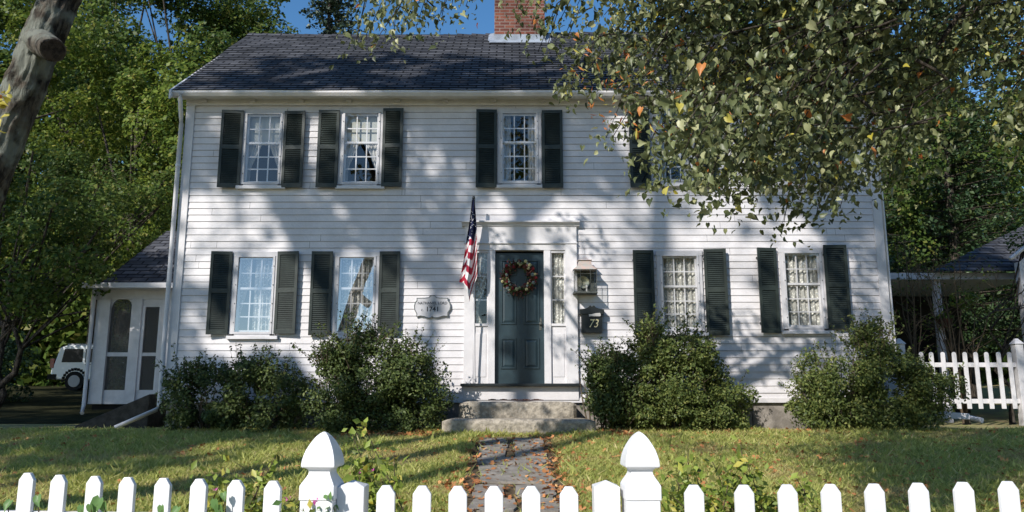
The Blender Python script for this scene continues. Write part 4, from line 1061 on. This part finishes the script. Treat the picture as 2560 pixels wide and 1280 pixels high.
tk=leaf_mesh('undergrowth',Pu,.10,M['hemlock'],shape=QUAD,bias=(0,-.3,.4),jit=.8,seed=6); tag(tk,'dark low undergrowth beneath the trees left of the porch','undergrowth',kind='stuff')
# spruce against the sky
def conifer(name,label,base,h,r,n,seed,matn,size,z0=1.0,group=None):
    rg=np.random.default_rng(seed); g=H(*base); o=empty(name,(base[0],base[1],g),label,'tree',group); Ps=[];Ns=[]
    m=MB(); m.tube([(base[0],base[1],g-.1),(base[0],base[1],g+h)],[r*.07,.02],8); 
    zz=z0
    while zz<h-.15:
        rad=r*(1-zz/h)**.8+.12
        for k in range(9):
            a=rg.uniform(0,2*pi); L=rad*rg.uniform(.65,1.1); d=np.array([cos(a),sin(a),0.]); per=int(n*L/40)+6
            t=rg.random(per)**.7
            P=np.array([base[0],base[1],g+zz])+d*(t*L)[:,None]; P[:,2]+= -.28*t*L+.22*(t**2)*L; P+=rg.normal(size=P.shape)*np.array([.10,.10,.05])*(.6+L*.35); P[:,2]-=rg.random(per)*.16*L*(1-t*.5)
            Ps.append(P); Ns.append(np.zeros_like(P)+np.array([0,0,.4]))
            m.tube([(base[0],base[1],g+zz),tuple(np.array([base[0],base[1],g+zz-.06*L])+d*L)],[.03,.006],4)
        zz+=.34 if h<18 else .42
    m.build('trunk',M['bark2'],o); leaf_mesh('crown',np.concatenate(Ps),size,M[matn],o,shape=OVAL,jit=.8,seed=seed,nrm=np.concatenate(Ns))
cx=at(822,60,17)[0]
conifer('spruce_tree','narrow grey green spruce against the sky above the roof',(cx,17),22.5,2.6,1500,31,'spruce',.17,9)
tree('maple_tree','broad dark maple filling the gap between the tall maples above the gable','tree',(-16.5,21),(-16.5,21,14),(-16,21,15.5),(4.8,3,6.5),160,190,1.0,'maple2',30,.2,group=G1)
# woods behind, right
tree('broadleaf_tree','dark green tree rising behind the right end of the house','tree',(9.0,9.5),(9,9.5,8),(9.6,9.8,8.2),(3.2,2.6,5.2),120,190,.65,'maple2',41,.14,group=G2)
conifer('hemlock_tree','feathery dark hemlock beside the right corner of the house',(8.4,6.6),8.8,2.3,1300,42,'hemlock',.10,2.6,group=G2)
conifer('hemlock_tree','second hemlock farther right, above the wing roof',(12.6,9.2),12.5,3.2,1500,43,'hemlock',.13,2.0,group=G2)
tree('broadleaf_tree','broad green tree at the right edge above the wing roof','tree',(14,12),(14,12,8),(14,12,8.5),(4.6,3.4,6.0),150,200,.75,'maple2',44,.16,group=G2)
tree('broadleaf_tree','tall tree at the top right corner behind the linden leaves','tree',(15,17),(15,17,12),(14,17,14),(6,4,6.5),140,190,.95,'maple2',45,.2,group=G2)
tree('broadleaf_tree','tall tree behind the chimney side of the ridge, mostly hidden by linden leaves','tree',(8.5,18),(8.5,18,12),(9,18,12.5),(4.0,3.5,5.0),110,180,.9,'maple2',46,.2,group=G2)
# bare multi-stem shrub in front of the right wing
def twiggy(label,ux,Y,top,seed,n=9,spread=.8):
    rg=np.random.default_rng(seed); x,z=at(ux,900,Y); g=H(x,Y); o=empty('bare_shrub',(x,Y,g),label,'shrub'); m=MB(); tips=[]
    for k in range(n):
        dx=rg.normal()*spread*.5; dy=rg.normal()*.25; h=(top-g)*rg.uniform(.65,1); p=[Vector((x+dx*(t**1.4)+.06*sin(t*7+k),Y+dy*t,g+h*t)) for t in (0,.2,.4,.6,.8,1)]
        m.tube(p,[.022,.017,.013,.010,.006,.003],5)
        for q in range(9):
            i=rg.integers(2,5); s=p[i]+(p[i+1]-p[i])*rg.random(); e=s+Vector((rg.normal()*.35,rg.normal()*.2,rg.uniform(.1,.5))); m.tube([s,(s+e)/2+Vector((0,0,.04)),e],[.006,.004,.002],4); tips.append(e)
    m.build('stem',M['stem'],o); P=np.array([[*t] for t in tips]*5)+rg.normal(size=(len(tips)*5,3))*.10
    leaf_mesh('foliage',P,.055,M['maple2'],o,shape=OVAL,seed=seed)
twiggy('thin bare stemmed shrub growing before the dark porch on the right',2400,1.9,4.6,51,11,1.6)
twiggy('slender twiggy shrub close to the right corner of the house',2290,1.6,4.9,52,5,.4)
# far wood as one mass
rg=np.random.default_rng(60); Ps=[]
for (xa,xb,y0,ht,n) in ((-42,-15.5,27,21,800),(10,44,25,19,900),(-45,45,48,7.5,340),(-28,-9,24.5,9,330)):
    for k in range(n):
        x=rg.uniform(xa,xb); z=rg.uniform(1.5,ht)*(.75+.25*sin(x*.7)); s=rg.uniform(.9,1.7); P,_=ell(rg,130,(x,y0+rg.normal()*1.5,z+1),(s,s,s*.8),.3); Ps.append(P)
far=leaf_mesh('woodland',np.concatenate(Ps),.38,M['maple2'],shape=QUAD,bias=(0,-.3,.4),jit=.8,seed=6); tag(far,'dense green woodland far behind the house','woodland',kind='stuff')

# ------------------------------------------------------------------ leaning street tree, front left
LY=-6.7
def P3(u,v,Y): x,z=at(u,v,Y); return Vector((x,Y,z))
lt=empty('leaning_tree',(-5.0,LY,.35),'old grey leaning tree trunk with a sawn limb stub at the top left','tree')
axis=[Vector((-5.15,LY,.2)),Vector((-5.1,LY,1.3)),P3(-105,620,LY),P3(-50,480,LY),P3(10,340,LY),P3(60,220,LY),P3(98,110,LY),P3(150,0,LY),P3(215,-130,LY)]
top=axis[-1]; axis+= [top+Vector((.35,-.25,1.0)),top+Vector((.9,-.6,2.2)),top+Vector((1.2,-1.0,3.6))]
m=MB(); fine=[]; fr=[]; rad=[.27,.19,.155,.145,.135,.132,.128,.122,.115,.10,.08,.05]
for i in range(len(axis)-1):
    for k in range(14):
        t=k/14; fine.append(axis[i]*(1-t)+axis[i+1]*t); fr.append(rad[i]*(1-t)+rad[i+1]*t)
nb=len(m.v); m.tube(fine,fr,72,wob=.12)
for i_ in range(nb,nb+len(fine)*72):
    ring=(i_-nb)//72; kk=(i_-nb)%72; c_=fine[ring]; q=Vector(m.v[i_]); d_=(q-c_); an=2*pi*kk/72; ln_=ring*.06
    rdg=1-2*abs(noise.noise(Vector((cos(an)*3.2,sin(an)*3.2,ln_*1.1))+Vector((.35*noise.noise(Vector((ln_*3,kk*.2,0))),0,0))))
    r2=1-2*abs(noise.noise(Vector((cos(an)*7,sin(an)*7,ln_*3))))
    m.v[i_]=tuple(q+d_.normalized()*(.022*rdg+.009*r2))
limbs=[]
for (s,e) in ((axis[8],Vector((-4.5,-8.5,6.8))),(axis[9],Vector((-.9,-6.4,7.4))),(axis[9],Vector((-4.0,-5.9,8.2))),(axis[10],Vector((.3,-7.4,8.4))),(axis[10],Vector((-1.5,-9,9)))):
    mid=(s+e)/2+Vector((0,0,.35)); m.tube([s,mid,e],[.08,.05,.015],8); limbs.append(e)
m.build('trunk',M['bark'],lt)
s0=P3(104,112,LY)+Vector((.02,-.06,0)); e0=P3(134,126,LY-.30)
m=MB(); dd=(e0-s0); m.tube([s0,s0+dd*.6,e0-dd*.08,e0],[.115,.098,.100,.094],22,wob=.14); stub=m.build('limb_stub',M['bark'],lt)
m=MB(); dn=dd.normalized(); m.tube([e0-dn*.01,e0+dn*.004],[.083,.081],22); m.build('cut_face',M['cut'],stub)
rg=np.random.default_rng(71); Ps=[]
for e in limbs:
    for k in range(6):
        c=np.array(e)+rg.normal(size=3)*np.array([.7,.7,.4]); q,_=ell(rg,70,c,(.45,.45,.3)); Ps.append(q)
P=np.concatenate(Ps)
leaf_mesh('crown',P,.085,[M['linden'],M['yellow'],M['orange']],lt,shape=HEART,bias=(0,-.2,.5),jit=.8,probs=[.93,.05,.02],seed=7)
# yellow-orange leaves caught on the trunk at the frame edge
P=[]
for k in range(14):
    p=P3(-2+rg.normal()*8,250+rg.normal()*30,LY-.35); P.append([p.x,p.y+rg.normal()*.05,p.z])
leaf_mesh('autumn_leaves',np.array(P),.055,[M['yellow'],M['orange']],lt,shape=HEART,probs=[.6,.4],seed=9,bias=(0,-.8,0))

# ------------------------------------------------------------------ linden hanging into the frame from the upper right
lb=empty('linden_tree',(6.3,-7.6,.2),'linden with drooping yellow flecked leaves hanging over the upper right','tree')
m=MB(); tr=[Vector((6.4,-7.6,.1)),Vector((6.35,-7.6,2)),Vector((6.2,-7.6,4)),Vector((6.0,-7.5,6)),Vector((5.7,-7.4,8))]
m.tube(tr,[.32,.26,.23,.2,.14],16,wob=.15)
rg=np.random.default_rng(81); LP=[]
def inpoly(u,v,poly):
    c=False; n=len(poly); j=n-1
    for i in range(n):
        if (poly[i][1]>v)!=(poly[j][1]>v) and u<(poly[j][0]-poly[i][0])*(v-poly[i][1])/(poly[j][1]-poly[i][1])+poly[i][0]: c=not c
        j=i
    return c
main=[(1440,-300),(1470,60),(1490,120),(1430,175),(1440,235),(1520,262),(1590,290),(1660,360),(1690,420),(1755,455),(1790,490),(1900,470),(2060,480),(2180,470),(2240,420),(2300,330),(2420,300),(2700,330),(2900,-100),(2900,-500),(1500,-500)]
def depth(u,v): return -7.2+.5*sin(u*.006)+.4*sin(v*.011)
def spray(root,tip,n,rad=.16,r0=.007,sz=1,droop=.12):
    root=Vector(root);tip=Vector(tip); mid=(root+tip)/2+Vector((0,0,droop*1.2))
    m.tube([root,mid,tip],[r0,r0*.6,.003],5)
    for k in range(n):
        t=.25+.8*rg.random()**.8; p=root*(1-t)**2+mid*2*t*(1-t)+tip*t*t
        LP.append([p.x+rg.normal()*rad,p.y+rg.normal()*rad,p.z-abs(rg.normal())*rad*.9+rg.normal()*rad*.3])
cnt=0
while cnt<840:
    u=rg.uniform(1400,2900); v=rg.uniform(-500,500)
    if not inpoly(u,v,main): continue
    # ragged holes
    if noise.noise(Vector((u*.0085,v*.012,3)))<-.20 and v>-60: continue
    Y=depth(u,v)+rg.normal()*.55; tip=P3(u,v,Y); root=tip+Vector((rg.uniform(.25,.75),rg.normal()*.2,rg.uniform(.25,.6))); cnt+=1
    spray(root,tip,68,.15)
# the long hanging twigs along the ragged lower edge
for (u,v) in ((1530,345),(1560,330),(1515,345),(1650,460),(1700,455),(1730,470),(1605,455),(1590,430),(1640,445),(1820,505),(1810,470),(1790,490),(1860,490),(1910,485),
              (1960,555),(1990,545),(2040,540),(2075,530),(2100,520),(1950,580),(2060,500),(2010,500),(2120,470),(1425,240),(1410,250),(1450,170),(1345,130),(1370,110),(1390,140),(1420,90),(1330,60),(1395,60),(1430,40),(1290,20)):
    Y=-7.0+rg.normal()*.25; tip=P3(u,v,Y); root=tip+Vector((rg.uniform(.15,.35),rg.normal()*.1,rg.uniform(.25,.5))); spray(root,tip,24,.07)
# the sprays across the top of the frame, left of the chimney
for (u,v) in ((890,105),(915,100),(950,85),(985,75),(1010,60),(1040,70),(1060,45),(1090,60),(1105,40),(1130,10),(1165,15),(960,30),(1000,15),(900,55),(930,60),(875,60),(1045,10),(1290,60),(1340,80),(1310,35)):
    Y=-6.9+rg.normal()*.25; tip=P3(u,v,Y); root=tip+Vector((rg.uniform(.05,.35),rg.normal()*.1,rg.uniform(.2,.45))); spray(root,tip,34,.085)
# limbs that carry the sprays
hub=Vector(tr[3])
for (u,v,Y) in ((1500,-120,-7),(1700,60,-7),(1900,150,-6.8),(2100,200,-7.2),(2300,180,-7.3),(1800,-150,-7.4),(1100,-160,-6.9),(2200,-100,-7),(1350,-160,-7)):
    e=P3(u,v,Y); k=e-hub; m.tube([hub+k*0,hub+k*.35+Vector((0,0,.7)),hub+k*.7+Vector((0,0,.6)),e],[.09,.06,.035,.012],7)
for (ua,va,ub,vb) in ((2100,60,2125,230),(2125,230,2190,290),(2290,150,2370,200),(1670,70,1640,120),(1740,380,1755,440),(1830,330,1840,400)):
    a=P3(ua,va,-7.9);b=P3(ub,vb,-7.9); m.tube([a,(a+b)/2+Vector((.02,0,0)),b],[.012,.010,.007],6)
for k in range(130):                                   # crown above and right, out of the picture
    c=np.array([rg.uniform(2.5,9),rg.uniform(-10.5,-4.8),rg.uniform(5.6,9.5)]); q,_=ell(rg,40,c,(.5,.5,.35)); 
    LP+= [list(p) for p in q]
m.build('trunk',M['bark2'],lb)
BP=[]
for k in range(70):
    u=rg.uniform(1430,2060); v=rg.uniform(110,330)+ (u-1430)*.05; p=P3(u,v,-7.75+rg.normal()*.25)
    for q in range(rg.integers(2,6)): BP.append([p.x+rg.normal()*.05,p.y,p.z+rg.normal()*.04])
leaf_mesh('seed_bract',np.array(BP),.05,[M['orange'],M['yellow']],lb,shape=([(-.5,0,0),(0,.11,.04),(.5,0,-.05),(0,-.11,.04)],[(0,2,1),(0,3,2)]),bias=(-.3,-.5,.2),jit=.7,axis=(.3,0,-.6),probs=[.7,.3],seed=12)['kind']='stuff'
LP=np.array(LP)
leaf_mesh('crown',LP,.043*np.clip(np.exp(np.random.default_rng(5).normal(size=len(LP))*.3),.5,1.5),[M['linden'],M['yellow'],M['orange']],lb,shape=HEART,bias=(-.35,-.5,.3),jit=.75,axis=(0,-.1,-1.0),probs=[.97,.022,.008],seed=8)

# ------------------------------------------------------------------ shade trees across the street (they throw the shadows on the front)
def onwall(u,v,t):
    x,z=at(u,v,0); return Vector((x,0,z))+SUN*t
def shade_tree(label,t,trunk,branches,clumps,seed,cat='tree',leafn=24,ground=()):
    "trunk/branches: lists of (u, v, radius m) in the photo where their shadows lie; t: metres towards the sun"
    rg=np.random.default_rng(seed); f=[onwall(u,v,t) for u,v,r in trunk]; base=f[0].copy()
    o=empty('shade_tree',(base.x,base.y,0),label,cat,'trees across the street'); m=MB()
    pts=[Vector((base.x,base.y,-.05))]+f; m.tube(pts,[trunk[0][2]*1.2]+[r for u,v,r in trunk],12,wob=.12)
    for br in branches: m.tube([onwall(u,v,t+.4*rg.normal()) for u,v,r in br],[r for u,v,r in br],8)
    for q in range(150):                                 # fine boughs and twigs of the crown
        if clumps:
            u,v,r,dn=clumps[rg.integers(len(clumps))]
            br=branches[rg.integers(len(branches))]; u0,v0,r0=br[rg.integers(len(br))]
            if abs(u-u0)+abs(v-v0)>420: continue
            a=onwall(u0,v0,t); b=onwall(u,v,t+rg.normal()*.8); mid=(a+b)/2+Vector((rg.normal()*.15,rg.normal()*.15,.2)); w=rg.uniform(.02,.045)
            m.tube([a,mid,b],[w,w*.7,w*.3],5)
            for k in range(3):
                e=mid+(b-mid)*rg.random(); f2=e+Vector((rg.normal()*.5,rg.normal()*.3,rg.uniform(-.1,.6))); m.tube([e,f2],[w*.45,.008],4)
    m.build('trunk',M['bark2'],o); Ps=[]
    for (u,v,r,dens) in clumps:
        c=onwall(u,v,t+rg.normal()*1.2); k=r*.0066
        for q in range(max(3,int(dens*6))):
            cc=np.array(c)+rg.normal(size=3)*k*.5; P,_=ell(rg,leafn,cc,(k*.38,k*.38,k*.3)); Ps.append(P)
            if rg.random()<.25: m2=None
    for (x,y,r,dens,*zz_) in ground:  # leaf clumps added up-sun of chosen lawn and wing spots to shade them
        c=Vector((x,y,zz_[0] if zz_ else H(x,y)))+SUN*((16+y)/.667+rg.normal()*1.2)
        for q in range(max(3,int(dens*6))):
            cc=np.array(c)+rg.normal(size=3)*r*.5; P,_=ell(rg,leafn,cc,(r*.4,r*.4,r*.3)); Ps.append(P)
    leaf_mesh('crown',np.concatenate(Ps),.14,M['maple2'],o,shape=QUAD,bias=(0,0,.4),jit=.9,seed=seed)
rr=random.Random(77)
def scatter(n,ux,vx,r=(35,80),d=(.5,1.2)): return [(rr.uniform(*ux),rr.uniform(*vx),rr.uniform(*r),rr.uniform(*d)) for _ in range(n)]
shade_tree('forked tree across the street whose shadow falls on the front door',21,
   [(1312,1150,.13),(1308,900,.13),(1306,640,.14),(1308,560,.16),(1315,520,.17)],
   [[(1312,530,.17),(1262,470,.13),(1225,400,.07),(1180,300,.05),(1150,150,.03)],[(1315,530,.17),(1372,485,.13),(1440,410,.07),(1500,300,.05),(1540,150,.03)],[(1225,400,.05),(1260,330,.03),(1290,200,.02)],[(1440,410,.05),(1400,330,.03),(1380,200,.02)]],
   scatter(10,(1020,1500),(480,950),(12,26),(.3,.6))+scatter(9,(1010,1240),(290,470),(25,50),(.5,1))+scatter(12,(1420,1570),(300,470),(30,55),(.7,1.2))+scatter(38,(1010,1560),(-60,330))+scatter(12,(1020,1240),(300,480),(30,55))+scatter(8,(1380,1560),(330,520),(25,45)),1)
shade_tree('slender tree across the street with its shadow between flag and windows',22.5,
   [(1075,1160,.09),(1080,800,.08),(1100,680,.075),(1118,600,.07),(1125,500,.07),(1130,400,.06)],
   [[(1118,600,.045),(1180,520,.03),(1220,460,.02)],[(1125,500,.04),(1060,430,.03),(1030,340,.02)],[(1090,720,.03),(1020,640,.025),(980,560,.02)],[(1130,400,.05),(1110,250,.03),(1090,100,.02)]],
   scatter(27,(760,1120),(-80,280))+scatter(10,(1010,1180),(560,760),(20,40),(.3,.7)),2)
shade_tree('broad tree across the street with its shadow on the left windows',23.5,
   [(900,1160,.16),(880,900,.15),(835,740,.14),(750,610,.17),(700,510,.17),(660,420,.13)],
   [[(700,510,.09),(770,440,.06),(850,400,.04)],[(660,420,.08),(560,380,.05),(480,330,.03)],[(750,610,.08),(850,570,.07),(950,520,.05),(1000,440,.03)],[(660,420,.09),(650,250,.06),(640,100,.03)],[(700,510,.06),(600,440,.04),(490,410,.03)]],
   scatter(16,(430,1000),(470,930),(12,28),(.3,.6))+scatter(9,(770,1050),(470,610),(30,55),(.8,1.3))+scatter(12,(470,540),(290,470),(20,40),(.4,.8))+scatter(8,(1000,1160),(600,700),(15,30),(.4,.7))+scatter(42,(440,860),(-100,290))+scatter(13,(700,1000),(470,620),(25,50),(.4,.9))+scatter(10,(470,620),(380,460),(20,40),(.4,.8))+scatter(12,(430,600),(690,860),(20,45),(.4,.8)),3)
shade_tree('straight tree across the street with its shadow by the right windows',28,
   [(1660,1160,.13),(1655,900,.13),(1640,700,.16),(1650,600,.17),(1652,500,.17),(1645,400,.11)],
   [[(1650,640,.05),(1560,590,.035),(1480,540,.025),(1440,500,.02)],[(1650,600,.05),(1580,520,.03),(1530,440,.02)],[(1645,640,.04),(1540,640,.03),(1450,600,.02)],[(1650,560,.05),(1750,480,.04),(1850,420,.03)],[(1645,400,.09),(1660,200,.05),(1680,50,.03)]],
   scatter(12,(1500,2200),(560,980),(12,26),(.3,.6))+scatter(60,(1540,2250),(-60,430))+scatter(12,(1850,2200),(480,600),(25,50),(.5,1)),4,
   ground=[(rr.uniform(7.2,14),rr.uniform(2,4.5),rr.uniform(.5,.9),rr.uniform(1,1.8),rr.uniform(1.2,4.8)) for _ in range(60)])
shade_tree('big leafy tree across the street shading the porch side',23,
   [(150,1160,.2),(150,900,.2),(140,700,.18),(120,500,.15)],
   [[(120,500,.1),(300,420,.06),(420,330,.03)],[(140,700,.1),(0,600,.06),(-150,520,.03)]],
   scatter(130,(-700,395),(560,1100),(60,110),(1,1.8))+scatter(50,(-700,100),(300,560),(60,110),(1,1.8))+scatter(170,(-2600,-500),(-350,650),(90,160),(1.2,2))+scatter(30,(395,800),(900,1080),(40,70),(.9,1.4)),5,
   ground=[(rr.uniform(-8.5,-4.0),rr.uniform(-4.2,.5),rr.uniform(.35,.7),rr.uniform(1,1.8)) for _ in range(60)]+[(rr.uniform(-4.4,-1.6),rr.uniform(-2.3,-.9),rr.uniform(.2,.4),rr.uniform(.8,1.4)) for _ in range(18)])

# mixed tree line seen only in the window reflections
rg=np.random.default_rng(90); Ps=[]
for k in range(620):
    x=rg.uniform(-1,45); z=rg.uniform(0,17)*(.75+.25*sin(x*.9)); s=rg.uniform(.9,2.0); P,_=ell(rg,60,(x,-36+rg.normal()*2,z+.5),(s,s,s*.8),.3); Ps.append(P)
far=leaf_mesh('roadside_trees',np.concatenate(Ps),.42,M['maple2'],shape=QUAD,bias=(0,0,.4),seed=16); tag(far,'green tree line across the road, mirrored in the window glass','tree line',kind='stuff')

# ------------------------------------------------------------------ vines and stray plants along the front fence
def vine(label,spots,Y,seed,matn='vine',flowers=0,size=.045):
    rg=np.random.default_rng(seed); x,z=at(spots[0][0],1290,Y); g=H(x,Y); spots=[(u,v,int(n*1.9),sp) for u,v,n,sp in spots]; o=empty('climbing_vine',(x,Y,g),label,'vine'); m=MB(); Ps=[]
    for (u,v,n,sp) in spots:
        e=P3(u,v,Y+rg.normal()*.06); s=Vector((x+rg.normal()*.2+(e.x-x)*.6,Y,g)); mid=(s+e)/2+Vector((rg.normal()*.05,0,.05)); m.tube([s,mid,e],[.006,.004,.002],5)
        t=rg.random(n); base=np.array([[*(mid+(e-mid)*q)] for q in t]); Ps.append(base+rg.normal(size=(n,3))*sp)
    m.build('stem',M['stem'],o); leaf_mesh('foliage',np.concatenate(Ps),size,[M[matn],M['yellow'],M['holly2']],o,shape=OVAL,bias=(0,-.4,.5),jit=.7,probs=[.72,.06,.22],seed=seed)
    if flowers:
        P=[]
        for k in range(flowers):
            u,v,n,sp=spots[rg.integers(len(spots))]; p=P3(u+rg.normal()*14,v+rg.normal()*14,Y-.05)
            for j in range(5): P.append([p.x+rg.normal()*.006,p.y,p.z+rg.normal()*.006])
        leaf_mesh('blossom',np.array(P),.015,M['pink'],o,shape=OVAL,bias=(0,-1,0),seed=seed+1)
    return o
VY=-8.6
vine('yellow green vine tangle behind the fence left of the gate post',[(560,1190,70,.05),(600,1215,80,.05),(520,1225,60,.05),(660,1170,40,.035),(690,1140,26,.02),(640,1235,80,.05),(700,1260,80,.05),(560,1260,70,.05),(750,1265,60,.04)],VY,101,flowers=2)
vine('tall leafy vine reaching up beside the left gate post',[(905,1055,34,.02),(880,1085,34,.03),(850,1105,30,.03),(900,1145,60,.035),(940,1165,70,.04),(985,1130,30,.02),(900,1190,60,.04),(950,1210,60,.045),(920,1250,70,.05),(1010,1265,30,.03),(780,1120,24,.02)],VY-.1,102,flowers=3)
vine('low flowering vine in front of the left gate post',[(790,1262,50,.03),(820,1275,60,.03),(745,1275,40,.03),(700,1278,30,.025)],-9.42,103,'heart',flowers=2,size=.04)
vine('leafy rose bush shoots behind the fence right of the gate',[(1852,1110,34,.018),(1830,1160,40,.03),(1870,1160,60,.03),(1850,1190,60,.035),(1700,1150,36,.03),(1720,1130,26,.02),(1690,1200,80,.05),(1740,1185,60,.035),(1780,1150,40,.03),(1680,1240,90,.05),(1750,1245,80,.05),(1900,1240,80,.05),(1920,1270,70,.04),(1820,1250,60,.05)],VY,104,flowers=1)
vine('small green shoot above the right hand pickets',[(1990,1195,30,.03),(1975,1205,26,.03),(2010,1190,16,.02)],VY,105)
def broadleaf(label,spots,Y,seed):
    o=empty('bindweed',(at(spots[0][0],1250,Y)[0],Y,.3),label,'vine'); P=[];S=[]
    for k,(u,v,s) in enumerate(spots):
        p=P3(u,v,Y); m=MB(); m.tube([p+Vector((0,.02,-.35)),p+Vector((.02,.01,-.15)),p],[.003,.003,.002],5)
        m.build('stem',M['stem'],o); leaf_mesh('leaf',np.array([[*p]]),np.array([s]),M['heart'],o,shape=HEART,bias=(0,-1.6,.3),jit=.35,axis=(0,0,-1),seed=seed+k)
broadleaf('heart shaped bindweed leaves on the fourth picket from the left',[(243,1262,.075),(262,1268,.06),(228,1272,.05),(205,1275,.05),(20,1262,.05),(95,1250,.05)],-9.3,7)
broadleaf('dark heart shaped leaves beside the sixth and seventh pickets from the left',[(540,1262,.06),(550,1275,.06),(405,1275,.05),(440,1278,.05),(560,1240,.04)],-9.22,8)

# ------------------------------------------------------------------ lawn grass and fallen leaves
rg=np.random.default_rng(200)
N=330000; d=rg.random(N)**.75*9.5; y=CY+3.4+d*0.9; w=(y-CY)*.70+.6; x=rg.uniform(-1,1,N)*w
ok=(y<-.75)&~(onpath(x)&(y<-1.5)&(rg.random(N)>.04)); x=x[ok];y=y[ok]
z=np.array([H(a,b) for a,b in zip(x,y)]); P=np.stack([x,y,z],1)
GB=([(-.12,-.07,0),(.12,.07,0),(.15,0,1.0)],[(0,1,2)])
def blades(name,P,h,mats,seed,probs=None):
    rg=np.random.default_rng(seed); N=len(P); nz=np.array([noise.noise(Vector((p[0]*1.1,p[1]*1.1,0)))+.6*noise.noise(Vector((p[0]*3.5,p[1]*3.5,5))) for p in P]); hh=h*np.exp(rg.normal(size=N)*.3+nz*.55); w=hh*.10*(1+(P[:,1]-CY)/9); a=rg.random(N)*2*pi
    lean=rg.normal(size=(N,2))*.8*hh[:,None]; V=np.zeros((N,3,3)); V[:,0]=P; V[:,1]=P; V[:,2]=P
    V[:,0,0]-=w*np.cos(a); V[:,0,1]-=w*np.sin(a); V[:,1,0]+=w*np.cos(a); V[:,1,1]+=w*np.sin(a); V[:,2,:2]+=lean; V[:,2,2]+=hh
    me=bpy.data.meshes.new(name); me.vertices.add(N*3); me.vertices.foreach_set('co',V.ravel().astype(np.float32)); me.loops.add(N*3); me.loops.foreach_set('vertex_index',np.arange(N*3,dtype=np.int32))
    me.polygons.add(N); me.polygons.foreach_set('loop_start',np.arange(0,N*3,3,dtype=np.int32))
    me.polygons.foreach_set('material_index',((nz+rg.normal(size=N)*.22)<-.30).astype(np.int32))
    me.update(calc_edges=True); return link(name,me,mats,None)
tag(blades('grass',P,.042,[M['blade'],leafmat('dry_blade',(.36,.31,.12),(.58,.50,.23),(.42,.38,.15),trans=.4,rough=.7,spec=.15)],5),'short green grass of the front lawn with dry patches','grass',kind='stuff')
# fallen leaves: thick along the path, thin on the lawn
n1=1000; xs=[];ys=[]
yy=rg.uniform(-9.4,-1.5,n1); side=rg.choice([-.50,.50,0],size=n1,p=[.24,.38,.38]); xx=np.where(side==0,rg.uniform(-.6,.6,n1),side+rg.normal(size=n1)*.13)
n2=5200; y2=rg.uniform(-9.3,-.7,n2); x2=rg.uniform(-1,1,n2)*((y2-CY)*.7+.5); keep=(x2>.5)|(rg.random(n2)<.35); y2=y2[keep];x2=x2[keep]
n3=260; x3=np.concatenate([rg.uniform(-2.4,-1.0,n3),rg.uniform(1.2,1.7,90)]); y3=rg.uniform(-1.6,-1.1,n3+90)
xx=np.concatenate([xx,x2,x3]);yy=np.concatenate([yy,y2,y3]); zz=np.array([H(a,b)+.035 for a,b in zip(xx,yy)])
lf=leaf_mesh('fallen_leaves',np.stack([xx,yy,zz],1),.055,[M['litter']],shape=LOBE,bias=(0,0,1.2),jit=.5,seed=10); tag(lf,'brown and orange fallen leaves scattered along the flagstone path and lawn','leaves',kind='stuff')
# overhead wire at the right
m=MB(); a=P3(2180,235,2.0);b=P3(2640,185,2.0); m.tube([a,(a+b)/2-Vector((0,0,.05)),b],.012,6); o=m.build('overhead_wire',M['black'],None,tuple(a)); tag(o,'thin dark overhead wire crossing the trees at the upper right','wire')
